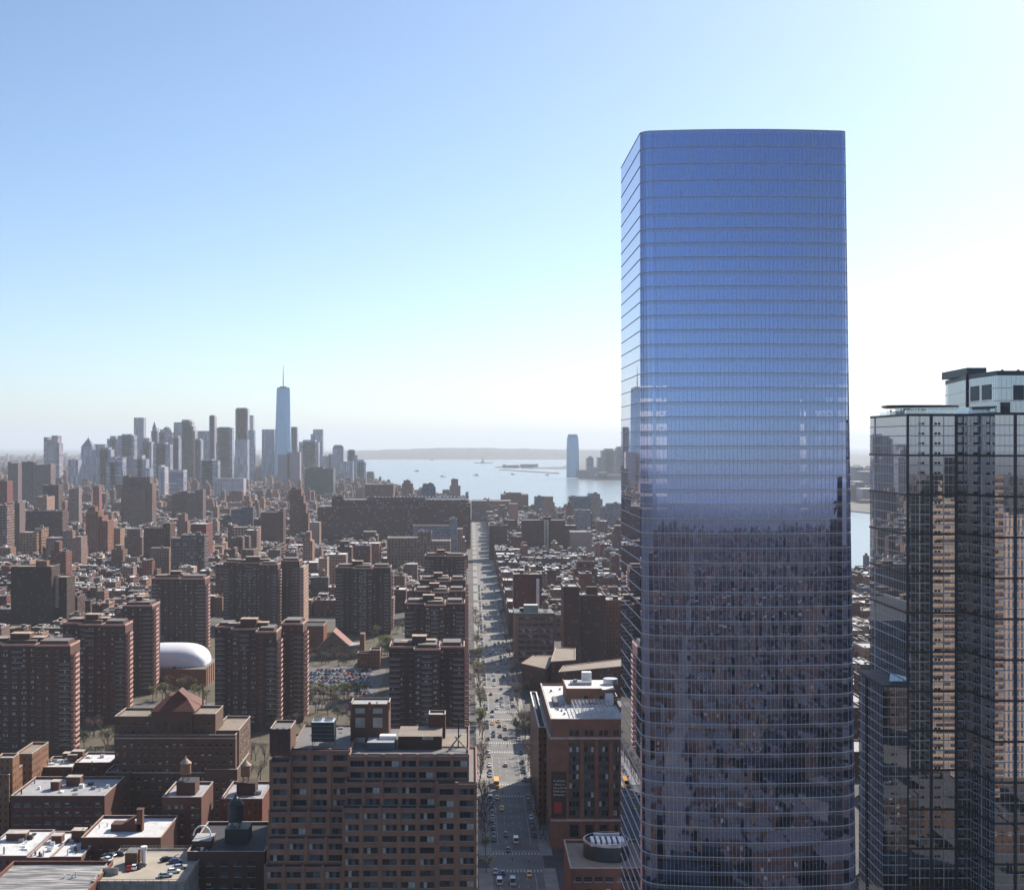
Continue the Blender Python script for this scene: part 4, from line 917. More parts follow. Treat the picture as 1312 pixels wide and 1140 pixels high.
for c in dt.children:
    if 'tank' in c.name: c.data=c.data.copy(); c.data.materials[0]=M['dmetal']
    if 'roof' in c.name: c.data=c.data.copy(); c.data.materials[0]=M['dmetal']
# parking deck
def deck():
    Y=408; zt=Z(1131,Y); root=thing('parking_deck',(X(178,Y),Y+17,0),'open rooftop parking deck with pale slab, ramp wall and railings at lower left','parking deck')
    x0,x1=X(118,Y),X(236,Y); m_=MB(); m_.box(x0,x1,Y,Y+33,0,zt,0,1); m_.build('slab',[M['conc'],plain('deck_concrete',(.36,.31,.25),.9,0,.15,.2)],root)
    m_=MB()
    for a,b,c,d in ((x0,x1,Y-.2,Y),(x0,x1,Y+33,Y+33.2),(x0-.2,x0,Y,Y+33),(x1,x1+.2,Y,Y+33)): m_.box(a,b,c,d,zt-.3,zt+.8)
    m_.build('kerb_wall',M['cap'],root)
    m_=MB(); n=12
    for i in range(n+1): xx=x0+(x1-x0)*i/n; m_.bar((xx,Y-.3,zt-6),(xx,Y-.3,zt+1.4),.09)
    for k in (.2,1.3,-2.5): m_.bar((x0,Y-.3,zt+k),(x1,Y-.3,zt+k),.08)
    m_.bar((x0,Y+33,zt+1.6),(x1,Y+33,zt+1.6),.08)
    for i in range(n*2): xx=x0+(x1-x0)*i/n/2; m_.bar((xx,Y+33,zt+.5),(xx,Y+33,zt+1.6),.05)
    m_.build('railing',M['metal'],root)
    m_=MB(); a=X(160,Y+16); m_.box(a,a+4,Y+16,Y+22,zt,zt+4.5,0,1); m_.build('stair_bulkhead',[M['brick'],M['rG']],root,color=(.2,.13,.09))
    m_=MB(); m_.face([(x0+1,Y+6,zt+.02),(a,Y+13,zt+3.2),(a,Y+14,zt+3.2),(x0+1,Y+7,zt+.02)]); m_.box(x0+1,a,Y+8,Y+8.3,zt,zt+2.2); m_.build('ramp_wall',M['conc'],root)
    m_=MB(); m_.cyl(a+5.3,Y+20,zt,zt+4.6,.8,n=10); m_.cyl(a+5.3,Y+20,zt+4.6,zt+5.5,1.1,n=12); m_.build('white_vent',M['white'],root)
    return zt,x0,x1,Y
DECK=deck()

# ---- sports dome on its brick hall
def dome():
    Y=880; root=thing('sports_dome',(X(232,Y),Y+20,0),'white air-supported dome on an orange brick hall left of centre','dome')
    x0,x1=X(168,Y),X(264,Y); zt=Z(857,Y); w_=MB(); w_.box(x0,x1,Y,Y+44,0,zt,0,1); w_.build('hall',[M['brick'],M['rG']],root,color=(.38,.2,.13))
    m_=MB()
    for i in range(6): m_.box(x1,x1+.6,Y+3+i*7,Y+4.2+i*7,0,zt+1,0)
    m_.build('buttress',M['capT'],root)
    m_=MB(); nx,ny=56,32; cx=(x0+x1)/2-2; hx=(x1-x0)/2-.5; cy=Y+24; hy=18; hz=Z(825,Y+20)-zt; P=[]
    for i in range(nx+1):
        for j in range(ny+1):
            u=-1+2*i/nx; a=math.pi*j/ny; ex=(1-abs(u)**3.6)**.42 if abs(u)<1 else 0
            P.append((cx+hx*u, cy-hy*math.cos(a)*(.35+.65*ex)*(1 if ex>0 else .35), zt+.2+hz*ex*(math.sin(a)**.6)))
    for i in range(nx):
        for j in range(ny):
            q=[P[i*(ny+1)+j],P[(i+1)*(ny+1)+j],P[(i+1)*(ny+1)+j+1],P[i*(ny+1)+j+1]]; m_.face(q)
    m_.build('dome',plain('dome_fabric',(.68,.66,.68),.5,0,.04),root,smooth=True)
    m_=MB()
    for i in range(16): m_.bar((x0+i*2.6,Y+.3,zt),(x0+i*2.6,Y+.3,zt+2.2),.08)
    m_.bar((x0,Y+.3,zt+2.2),(x1,Y+.3,zt+2.2),.08); m_.box(x0+16,x0+19,Y+1.2,Y+2.5,zt,zt+1.8); m_.box(x0+28,x0+30,Y+1,Y+2.5,zt,zt+1.4); m_.build('roof_rail',M['dmetal'],root)
    m_=MB(); m_.box(x0+6,x0+13,Y+1.5,Y+3,zt,zt+1.3); m_.build('blue_tarpaulin',plain('blue_sheet',(.05,.25,.6),.6),root)
dome()
# ---- church
def church():
    Y=1000; root=thing('church',(X(440,Y),Y+14,0),'pale church with a red pitched roof and a cross behind the parked cars','church')
    xa,xb,xc=X(409,Y),X(424,Y),X(441,Y); zt=Z(822,Y); zp=Z(809,Y)
    m_=MB(); zl=Z(828,Y); m_.box(X(409,Y),X(462,Y),Y,Y+16,0,zl,0); m_.face([(xa,Y-.02,zl),(xc,Y-.02,zl),((xa+xc)/2+1,Y-.02,zp)]); m_.build('wall',M['brick'],root,color=(.30,.26,.22))
    m_=MB(); ap=(xa+xc)/2+1
    m_.face([(xa-.6,Y-.3,zl-.2),(ap,Y-.3,zp+.3),(ap,Y+22,zp+.3),(xa-.6,Y+22,zl-.2)][::-1]); m_.face([(xc+.6,Y-.3,zl-.2),(xc+.6,Y+22,zl-.2),(ap,Y+22,zp+.3),(ap,Y-.3,zp+.3)][::-1] if False else [(ap,Y-.3,zp+.3),(xc+5,Y-.3,zl-.2),(xc+5,Y+22,zl-.2),(ap,Y+22,zp+.3)]); m_.build('red_roof',plain('clay_tiles',(.22,.085,.07),.8,0,.2,.8),root)
    m_=MB(); m_.box(X(441,Y),X(462,Y),Y+1,Y+16,zl,zl+.6,0,1); m_.build('flat_roof',[M['cap'],M['rS']],root)
    m_=MB(); cx=ap-1; m_.box(cx-.25,cx+.25,Y-.35,Y-.03,zl-5,zl+2.5); m_.box(cx-1.7,cx+1.7,Y-.36,Y-.03,zl+.2,zl+.7); m_.build('cross',M['dmetal'],root)
    for dx in (-5,5):
        m_=MB(); m_.face([(cx+dx+.9*math.cos(6.283*i/10),Y-.1,zl-3+.9*math.sin(6.283*i/10)) for i in range(10)]); m_.build('round_window',M['win'],root)
    m_=MB(); m_.box(X(461,Y),X(467,Y),Y,Y+9,0,Z(812,Y)); m_.build('side_tower',M['brick'],root,color=(.42,.27,.17))
church()
Y=1010; r_=simple('school_block','low brown block with orange lit side between apartments and church',[(X(384,Y),X(413,Y),Y+8,Y+34,0,Z(803,Y+8))],'facC','rD',(.30,.14,.08),(X(398,Y),Y+15,0))
Y=950; r_=simple('rectory','small dark gabled house with a tan lit side right of the church',[(X(458,Y),X(474,Y),Y,Y+9,0,Z(838,Y)),(X(474,Y),X(487,Y),Y-2,Y+12,0,Z(834,Y))],'facC','rD',(.3,.17,.1),(X(470,Y),Y+5,0))

# ---- right of the avenue
def mid_right():
    Y=972; x0,x1=X(651,Y),X(710,Y); zt=Z(787,Y); root=thing('concrete_loft',((x0+x1)/2,Y+14,0),'pale pinkish concrete loft with green cornice and big window grid right of the avenue','building')
    x0=max(x0,33.6); w_=MB(); w_.box(x0,x1,Y,Y+34,0,zt,0,faces='lrfb')
    nb=5; bw=(x1-x0-3)/nb
    w_.build('wall',M['brick'],root,color=(.55,.40,.36))
    sp=[(x0+2.2+(i+.5)*bw,Y-.02,zt-3.4-k*4.35,0) for k in range(8) for i in range(nb)]
    V=[win_mesh('window',4.6,2.7,3,2,p,'lframe') for p in ('dddddd','dgdddd','dbdbgd','gdgddd','dddbbb')]; place_windows(root,V,sp,panes=True)
    r_=MB(); r_.face([(x0,Y,zt),(x1,Y,zt),(x1,Y+34,zt),(x0,Y+34,zt)]); r_.build('roof',M['rG'],root)
    c_=MB(); c_.box(x0-.8,x1+.6,Y-.9,Y+.3,zt-.2,zt+1.1); c_.box(x0-.8,x0+.2,Y+.3,Y+34,zt-.2,zt+1.1); c_.build('cornice',plain('green_copper',(.08,.12,.11)),root)
    clutter(root,x0,x1,Y+4,Y+30,zt,10,51,2,(.12,.08,.07)); m_=MB(); m_.box(X(672,Y),X(690,Y),Y+8,Y+16,zt,zt+6,0,1); m_.build('plant_room',[M['metal'],M['rW']],root)
    put_tank(X(700,Y),Y+12,zt,'dark water tank on the pale concrete loft right of the avenue',1.1)
    for k,(a,b,yy,py,lab) in enumerate(((722,742.5,950,753,'slim dark brick tower with ornate pale parapet, left of a twin'),(744,776,960,764,'broad dark brick tower with a roof hut beside the glass tower'))):
        x0,x1=X(a,yy),X(b,yy); zt=Z(py,yy); r_=simple('brick_tower',lab,[(x0,x1,yy,yy+26,0,zt)],'facC','rS',(.15,.07,.055),((x0+x1)/2,yy+12,0),group='dark brick towers right of the avenue',cap=M['cap'])
        clutter(r_,x0,x1,yy,yy+24,zt,4,60+k,0)
        if k: m_=MB(); m_.box(X(753,yy),X(767,yy),yy+9,yy+16,zt,zt+6,0); m_.build('lift_bulkhead',M['brick'],r_,color=(.1,.06,.055))
    yy=500; r_=simple('dark_glass_block','dark glass block added unseen behind the tall glass tower to darken mirrored facades',[(80,116,yy,yy+90,0,96)],'facG','rD',(.03,.032,.035),(98,yy+12,0))  # unseen block added to keep the office's sunlit side out of reflections
    yy=985; r_=simple('brick_office','orange-brown brick office with paired windows against the glass tower edge',[(X(776.5,yy),X(830,yy),yy,yy+26,0,Z(770,yy))],'facC','rS',(.34,.16,.11),(X(800,yy),yy+12,0)); clutter(r_,X(780,yy),X(800,yy),yy,yy+20,Z(770,yy),5,66,1)
    yy=1060; r_=simple('red_brick_block','red brick block with pale-edged windows behind the concrete loft',[(X(658,yy),X(694,yy),yy,yy+24,0,Z(737,yy))],'facC','rT',(.2,.07,.06),(X(676,yy),yy+12,0)); clutter(r_,X(660,yy),X(690,yy),yy,yy+22,Z(737,yy),8,68,1)
    m_=MB(); m_.box(X(687,yy),X(691,yy),yy-1,yy-.05,20,Z(741,yy)); m_.build('fire_escape',M['wmetal'],r_)
    put_tank(X(676,yy),yy+14,Z(737,yy),'water tank on the red brick block behind the concrete loft')
    # low slanting roofs in front
    for (poly,z,lab,c) in (([(X(668,880),872),(X(700,850),850),(X(712,900),905),(X(684,905),905)],Z(862,860)+4,'low building with a slanting pink-brown roof in front of the concrete loft',(.16,.08,.06)),
        ([(X(706,846),846),(X(737,852),852),(X(737,900),900),(X(712,905),905)],Z(852,852)+3,'low dark brick hall with flat roof right of the slanting roof',(.11,.06,.05)),
        ([(X(716,800),800),(X(800,822),822),(X(800,850),850),(X(722,822),822)],Z(862,810)+2,'long low hall with a pale tan roof behind the white-roofed office block',(.14,.08,.06))):
        cx=sum(p[0] for p in poly)/4; cy=sum(p[1] for p in poly)/4; rt=thing('low_hall',(cx,cy,0),lab,'building','low halls right of the avenue')
        m_=MB(); m_.prism(poly,0,z,0,0); m_.build('wall',M['facC'],rt,color=c)
        q=[(cx+(p[0]-cx)*.97,cy+(p[1]-cy)*.97) for p in poly]; m_=MB(); m_.prism(q,z,z+.15); m_.build('roof',M['rT'],rt)
        m_=MB()
        for i in range(4):
            a,b=poly[i],poly[(i+1)%4]; m_.bar((*a,z+.4),(*b,z+.4),.4)
        m_.build('parapet_coping',M['capT'],rt)
mid_right()
# ============================================================ landmarks of the middle distance
HERO = []   # ground footprints kept free of filler houses
def tower(name, label, cols, Y, fac, color, roof='rS', depth=None, group=None, seed=0, huts=1, units=4, par=.9, base=0, cat='building', cap=None):
    """cols: (pl, pr, py, dy, dep) boxes in photo columns at depth Y+dy"""
    bx = []
    for c in cols:
        pl,pr,py = c[:3]; dy = c[3] if len(c) > 3 else 0; dp = c[4] if len(c) > 4 else (depth or 26)
        yy = Y + dy; bx.append((X(pl,yy), X(pr,yy), yy, yy+dp, base, Z(py,yy)))
    x0 = min(b[0] for b in bx); x1 = max(b[1] for b in bx); y1 = max(b[3] for b in bx); HERO.append((x0-4,x1+4,Y-6,y1+4))
    root = thing(name, ((x0+x1)/2, Y+10, 0), label, cat, group)
    walls_and_roof(bx, root, M[fac], M[roof], color, par=par, cap=cap)
    if units or huts:
        b = max(bx, key=lambda b: b[5]); clutter(root, b[0], b[1], b[2], b[3], b[5], units, seed, huts, color)
    return root, bx
BR=(.20,.085,.065); DB=(.12,.065,.055); TAN=(.38,.27,.18); CR=(.52,.45,.36); GY=(.24,.24,.26); PK=(.34,.18,.15); BL=(.14,.17,.21)
r_,b_ = tower('long_brick_block','very long red brown brick block with grid of windows across the middle distance',[(407,602,650,0,90),(430,600,641,12,70),(545,603,645,-3,60),(470,545,638,20,30),(425,440,636,20,30)],2050,'facB',(.23,.11,.09),'rG',units=12,seed=1,huts=3)
m_ = MB(); yy=2055
for i in range(26): xx = X(478,yy)+i*(X(600,yy)-X(478,yy))/26; m_.box(xx,xx+2.6,yy+30,yy+33,Z(641,yy),Z(637.5,yy)+rnd.uniform(0,2))
m_.build('roof_units', M['wmetal'], r_, kind='stuff')
tower('tall_brick_slab','tall brown brick slab with a pale window stripe right of the avenue',[(669,697,667,0,30),(697,706,663,-1,34),(706,724,667,0,30)],1878,'facC',(.17,.08,.075),units=3,seed=2)
m_=MB(); yy=1876.5
m_.box(X(697,yy),X(703,yy),yy,yy+.4,6,Z(666,yy)); 
for k in range(15): m_.box(X(699,yy),X(701,yy),yy-.1,yy,8+k*3.1,9.6+k*3.1,1)
m_.build('pale_stripe',[M['cap'],M['win']],[o for o in ROOTS if o['label'].startswith('tall brown brick slab')][0])
r_,_=tower('blank_block','windowless pale lavender grey block with white frame right of the avenue',[(731,758,682,0,30)],1860,'blank',(.50,.49,.55),'rW',units=2,huts=0,seed=3,cap=M['white']) if 'blank' in M else (None,None)
tower('green_grey_block','dark green grey glazed block on the river shore right of the avenue',[(729,755,637,0,40),(754,768,633,4,30),(765,772,640,8,20)],2700,'facG',(.12,.16,.16),'rD',seed=4)
tower('pale_river_tower','pale tower slab beside the green grey block at the river',[(769,771,641,0,30),(757,769,634,-6,20)],2660,'facV',(.42,.45,.46),seed=5,huts=0)
tower('banded_office','blue grey office with horizontal bands against the glass tower edge',[(772,796,650,0,40),(778,796,646,8,30)],2350,'facG',(.27,.29,.32),'rG',seed=6)
tower('grey_block','small pale grey block with dark windows in front of the green grey block',[(737,757,654,0,30)],2300,'facG',(.3,.32,.34),seed=7)
tower('black_block','small black block at the water right of the avenue end',[(685,701.5,637,0,36)],2900,'facG',(.05,.06,.075),'rD',seed=8)
tower('tan_warehouse','wide tan warehouse by the river right of the avenue end',[(642,677,634,0,60),(648,668,632,10,30)],2950,'facA',(.34,.24,.18),seed=9)
tower('long_warehouse','long low pinkish warehouse at the far end of the avenue',[(604,655,642,0,60)],2800,'facB',(.36,.2,.16),seed=10)
tower('dark_block_teal','dark brick block with a teal glazed corner right of the avenue',[(627,650,674,0,30)],1850,'facC',DB,'rD',seed=11)
tower('beige_school','wide beige building with big windows in front of the long brick block',[(496,545,690,2,40),(521,577,694,0,44),(536,553,682,8,18)],1660,'facB',(.37,.30,.23),'rG',seed=12,units=8)
tower('blue_white_slab','pale blue and white banded slab behind the beige building',[(529,577,674,0,24),(576,585.5,666,-3,22)],1760,'facG',(.50,.52,.55),'rT',seed=13)
tower('low_market','low brown market hall with striped white roof left of the beige building',[(448,486,697,0,36)],1640,'facA',PK,'rW',seed=14,units=14)
tower('stepped_deco_tower','slender brown stepped tower with tan lit side left of the long brick block',[(371,386,628,0,22),(385,389,636,0,22),(388,392,646,0,22),(391,395,658,0,20),(373,380,625,5,8)],2150,'facA',(.30,.17,.13),seed=15,huts=0)
tower('wide_brick_flats','brown brick flats with pale balconies left of the slender stepped tower',[(334,357,657,0,28),(355,363,655,4,28)],2000,'facC',(.16,.08,.07),seed=16)
tower('cream_block','cream white block with big windows left of the brown brick flats',[(298,331,676,0,24)],1840,'facB',CR,'rW',seed=17,units=8)
tower('dark_stepped_block','dark block with a bulkhead in front of the cream block',[(287,325,705,0,26),(296,311,690,6,12)],1420,'facA',(.22,.17,.14),'rG',seed=18)
tower('castle_like_hotel','massive grey brown stepped building with corner spires left of centre',[(155,186,626,0,40),(157,192,612,14,30),(184,195,620,6,34),(158,166,610,10,10)],2480,'facA',(.22,.17,.15),'rG',seed=19,huts=1)
m_=MB(); yy=2500
for p_ in (157.5,160,163.5,166.5): m_.cyl(X(p_,yy),yy,Z(611,yy),Z(602,yy),1.3,.2,n=6)
m_.build('spire',M['capT'],[o for o in ROOTS if 'castle' in o.name][0])
tower('stepped_tan_tower','stepped red and tan tower with orange lit side left of the castle like building',[(110,126,656,0,26),(113,122,650,6,14),(124,131,662,4,30),(129,138,668,6,30)],1780,'facA',(.33,.19,.13),seed=20)
tower('beige_slab','wide beige block with vertical windows and pale side at left middle',[(59,97,690,0,30),(96,104,688.5,1,26),(80,93,681,12,12)],1620,'facV',(.42,.34,.27),'rS',seed=21)
tower('tan_balcony_block','tan block with strongly striped sunlit balconies at far left',[(25,47,683,0,34),(44,53,678,12,30)],1760,'facB',(.46,.32,.20),seed=22)
tower('dark_window_block','dark brick block with many pale windows left of centre',[(184,211,677,0,26),(209,218,671,4,28)],1640,'facC',(.13,.065,.055),'rG',seed=23)
tower('grey_slab_block','blue grey block right of the dark window block',[(219,250,690,0,24),(232,262,686,8,24)],1560,'facB',(.17,.17,.18),'rS',seed=24)
tower('red_brick_block','bright red brick block with white coping left of centre middle distance',[(245,264,672,0,44)],1700,'facA',(.27,.09,.075),'rW',seed=25,cap=M['white'])
tower('brown_tower_block','brown tower with tan stepped crown left of centre',[(220,232,633,0,30),(229,240,630,6,30)],2600,'facA',(.17,.12,.12),seed=26)
tower('blue_grey_block','blue grey block left of the dark brown block row',[(240,252,632,0,30),(250,260,628,4,28)],2550,'facA',(.18,.15,.17),seed=27)
tower('dark_glass_block','dark blue block with vertical stripes left of the brown brick flats',[(296,312,653,0,26),(309,324,650,4,28)],2200,'facV',(.09,.09,.12),seed=28)
tower('orange_side_tower','small grey tower with orange side left of centre',[(228,237,660,0,20),(227,240,668,4,20)],1900,'facA',(.32,.22,.18),seed=29)
tower('twin_stripe_tower','wide dark tower with pale vertical corner stripes at far left',[(45,64,596,0,40),(43,46.5,594,-2,30),(62,65,595,-2,30)],3000,'facV',(.30,.24,.22),seed=30)
tower('dark_slab_tower','dark slab at the far left edge of the town',[(10,14,592,0,30),(14,23,594,2,30)],3300,'facV',(.32,.24,.22),seed=31)
tower('grey_slab_tower','grey slab between the two striped towers at far left',[(28,43,592,0,40)],3200,'facA',(.14,.14,.17),seed=32)
tower('red_edge_block','red brick block cut by the left edge of the view',[(-8,9,617,0,30)],2300,'facA',(.27,.09,.085),seed=33)
tower('white_window_block','block of pale frames cut by the left edge, lower',[(-8,9,648,0,30)],1850,'facB',(.4,.33,.3),seed=34)
tower('purple_grey_block','plain purple grey block near the left edge',[(9,25,645,0,24)],1900,'blank',(.20,.18,.22),seed=35)
tower('dark_flat_block','dark flat topped block with white roof edge at far left',[(55,75,622,0,30)],2450,'facC',(.13,.11,.12),'rW',seed=36)
tower('twin_white_tower','small tower with cream vertical stripes at left',[(88,93,627,0,20),(93,101,626,2,20)],2500,'facV',(.55,.47,.38),seed=37)
tower('pink_tower','small pink brick tower at left',[(119,127,624,0,20)],2600,'facA',(.42,.2,.19),seed=38)
tower('cream_side_block','grey block with a bright cream side at left',[(45,60,637,0,40)],2100,'facA',(.50,.45,.40),seed=39)
tower('dark_long_block','long dark brown block at left',[(33,80,655,0,26)],2000,'facA',(.15,.09,.08),'rS',seed=40)
tower('dark_hall','dark flat roofed hall beyond the long brick block',[(390,427,601,0,60),(396,414,599,10,40)],3700,'facA',(.08,.10,.13),'rD',seed=41)
tower('low_brown_hall','low brown hall beyond the long brick block toward the harbour',[(468,504,621,0,60)],2900,'facA',(.24,.13,.12),seed=42)
tower('dark_round_block','dark block with chamfered top standing on the long brick block skyline',[(541,558,624,0,24),(543,556,620.5,2,20)],2700,'facG',(.07,.08,.10),'rD',seed=43)
tower('white_small_tower','small pale tower near the shore behind the long brick block',[(578,587,614.5,0,24),(576,590,623,-4,30)],2900,'facA',(.5,.5,.52),seed=44)
tower('tan_shore_block','tan stepped block near the shore left of the small pale tower',[(515,529,620,0,26),(517,526,616,6,14)],3100,'facA',(.3,.24,.2),seed=45)
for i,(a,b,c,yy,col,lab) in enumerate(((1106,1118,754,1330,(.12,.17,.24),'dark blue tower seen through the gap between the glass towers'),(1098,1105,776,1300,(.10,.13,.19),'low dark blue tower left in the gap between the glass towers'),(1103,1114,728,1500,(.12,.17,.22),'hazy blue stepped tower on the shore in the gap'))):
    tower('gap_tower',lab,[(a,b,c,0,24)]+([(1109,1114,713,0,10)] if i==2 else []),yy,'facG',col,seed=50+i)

# ============================================================ the downtown skyline
FK=[0]
def far(name, label, cols, Y, col, fac='facA', roof='rG', cat='skyscraper', **k):
    FK[0]+=1; fac = 'blank' if fac=='blank' else ('facF','facH','facF')[FK[0]%3]; m_=max(col); col=(col[0]*.9+.16,col[1]*.95+.24,min(col[2]*1.1+.36,.9))  # colours lifted towards pale blue, standing in for distance haze
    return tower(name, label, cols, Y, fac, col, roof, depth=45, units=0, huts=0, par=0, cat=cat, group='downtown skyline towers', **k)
sky_list = [
 ('notched brown tower standing alone at the left of the downtown skyline',[(56,61,560),(61,66,563),(66,74,558),(73,76,568)],4700,(.34,.25,.23),'facA'),
 ('wide grey block right of the pyramid-roofed tower',[(119,134,569)],5200,(.22,.25,.30),'facA'),
 ('slim grey tower with stepped top left of the broad dark block',[(137,151,562),(141,148,558.5)],5300,(.2,.24,.3),'facA'),
 ('broad dark block left of the tall flat-topped bank tower',[(151,172,558),(156,169,556)],5000,(.17,.17,.21),'facV'),
 ('tall flat-topped bank tower with vertical lines',[(171.5,184,535)],5600,(.26,.30,.37),'facV'),
 ('grey block right of the tall flat-topped bank tower',[(180,194,566),(183,191,561)],5100,(.23,.24,.28),'facA'),
 ('pale slab with pointed neighbour, left of the shining stepped tower',[(222.6,233,541)],5500,(.33,.38,.44),'facV'),
 ('shining pale stepped tower of rippled metal',[(232,246,540),(233,243,537.5),(243,248,546),(246,250,552)],5000,(.55,.60,.66),'facV'),
 ('brown block with orange lit edge in front of the shining stepped tower',[(210,229,561),(222,228,558)],4700,(.26,.17,.16),'facA'),
 ('dark lower block left of the brown block with orange lit edge',[(196,218,569),(200,212,567)],4600,(.16,.13,.17),'facA'),
 ('dark slab right of the shining stepped tower',[(251,268,552)],5400,(.18,.22,.29),'facV'),
 ('narrow pale tower with orange lit side between two dark slabs',[(268,275,533),(269,274,531.7)],5200,(.40,.38,.38),'facV'),
 ('wide dark box tower left of the pale blue crowned tower',[(277,297.5,548),(280,294,547)],5300,(.12,.16,.23),'facV'),
 ('pale blue tower with a rounded crown left of the spire tower',[(301.5,317.5,524),(303,316,522.4)],5250,(.38,.47,.58),'facV'),
 ('faint unfinished pale tower behind the pale blue tower',[(317,324.5,532)],6600,(.5,.52,.55),'facV'),
 ('dark blue slab right of the pale blue tower',[(318,325,551)],5200,(.12,.17,.26),'facV'),
 ('flat-topped pale blue box tower left of the spire tower',[(335.5,351,550)],5300,(.24,.33,.45),'facG'),
 ('blue slab touching the right side of the spire tower',[(371.7,380.5,548),(373,380,546.8)],5600,(.14,.22,.32),'facG'),
 ('broad lavender grey block with stepped top right of the spire tower',[(383,408,566),(388,404,563.5)],5400,(.26,.28,.34),'facV'),
 ('blue tower with a slanted left shoulder right of the broad lavender block',[(401,413.5,550),(398,402,556)],5700,(.24,.33,.42),'facG'),
 ('low stepped block at the foot of the slanted-shoulder tower',[(413,424,584),(421,432,581.7)],5500,(.24,.26,.31),'facA'),
 ('slim grey block with stepped top near the right end of downtown',[(445,455,577),(447,453,576),(455,458,583)],5300,(.20,.24,.31),'facA'),
 ('last low block of downtown beside the harbour',[(455.5,468.5,592),(458,466,588.8)],5200,(.17,.20,.26),'facA'),
 ('wide low block left of the slim grey block by the harbour',[(440,452,591)],5000,(.2,.2,.26),'facA'),
 ('dark blue block in front of the narrow pale tower',[(256,279,590),(259,272,588)],4200,(.10,.13,.19),'facA'),
 ('tan lit tower between two dark slabs near the middle of downtown',[(249,257.5,564),(250,256,562)],4900,(.30,.26,.27),'facA'),
 ('dark brown windowless block below the spire tower',[(356,371,582),(368,384,579)],4500,(.15,.14,.19),'blank'),
 ('brown stepped tower in front of the pyramid-roofed tower',[(136,151,592),(141,148,585),(150,157,586)],4000,(.20,.17,.21),'facA'),
 ('long low white block with a row of columns before downtown',[(274,312,613)],3700,(.50,.52,.56),'facV'),
 ('pale blue tower behind the broad lavender block',[(301,317,563)],4900,(.30,.35,.42),'facA'),
 ('hazy grey slab behind the shining stepped tower',[(243,251,556)],5700,(.25,.27,.33),'facA'),
 ('grey brown block between pyramid-roofed tower and broad dark block',[(118,142,576),(128,139,573)],4500,(.25,.22,.24),'facA'),
 ('low brown block before the broad dark block',[(153,171,585)],4300,(.2,.18,.22),'facA'),
 ('low blue grey block before the bank tower',[(171,187,588),(176,182,583)],4250,(.22,.22,.27),'facA'),
 ('tan lit blocks left of the pyramid-roofed tower',[(87,100,589)],4400,(.32,.27,.25),'facA'),
 ('small white lit tower before the dark lower block',[(203,207,596),(208,211,598)],3600,(.6,.55,.5),'facA'),
 ('brown tower with a thin orange side before the shining tower',[(218,235,602)],3500,(.2,.16,.2),'facA'),
]
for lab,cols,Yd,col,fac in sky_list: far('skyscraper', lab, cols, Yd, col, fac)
# pyramid-roofed tower
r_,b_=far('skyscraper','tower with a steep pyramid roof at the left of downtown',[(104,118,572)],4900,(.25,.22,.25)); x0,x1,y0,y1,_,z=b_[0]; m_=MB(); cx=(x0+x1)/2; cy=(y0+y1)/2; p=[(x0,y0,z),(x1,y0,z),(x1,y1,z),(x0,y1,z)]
for i in range(4): m_.face([p[i],p[(i+1)%4],(cx,cy,Z(560.6,4900))])
m_.cyl(cx,cy,Z(563,4900),Z(558,4900),1,.2,n=6); m_.build('pyramid_roof',plain('slate_roof',(.14,.15,.2)),r_)
# pointed and domed towers
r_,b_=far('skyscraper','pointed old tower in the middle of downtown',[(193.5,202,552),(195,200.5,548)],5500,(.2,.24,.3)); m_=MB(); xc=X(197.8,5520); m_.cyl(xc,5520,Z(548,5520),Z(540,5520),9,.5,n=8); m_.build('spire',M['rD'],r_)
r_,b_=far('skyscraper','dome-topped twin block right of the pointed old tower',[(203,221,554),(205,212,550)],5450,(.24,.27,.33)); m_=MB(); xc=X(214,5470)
for a,b,c,d in ((554,551,20,18),(551,548.5,18,14),(548.5,546.8,14,6)): m_.cyl(xc,5470,Z(a,5470),Z(b,5470),c,d,n=16)
m_.build('dome',M['rG'],r_)
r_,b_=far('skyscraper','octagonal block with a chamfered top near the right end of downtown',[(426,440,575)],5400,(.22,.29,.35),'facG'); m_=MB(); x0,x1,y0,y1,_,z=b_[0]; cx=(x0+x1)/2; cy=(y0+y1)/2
for k,(s0,s1,za,zb) in enumerate(((1,.88,575,572),(.88,.6,572,570),)): m_.face([(cx+(x0-cx)*s0,y0,Z(za,5400)),(cx+(x1-cx)*s0,y0,Z(za,5400)),(cx+(x1-cx)*s1,y0+4,Z(zb,5400)),(cx+(x0-cx)*s1,y0+4,Z(zb,5400))]); m_.box(cx+(x0-cx)*s1,cx+(x1-cx)*s1,y0+4,y1-4,Z(za,5400),Z(zb,5400))
m_.build('chamfered_roof',M['rG'],r_)
far('skyscraper','stepped tower with pointed gable behind the dark round block',[(185,192,600)],3900,(.22,.2,.24))
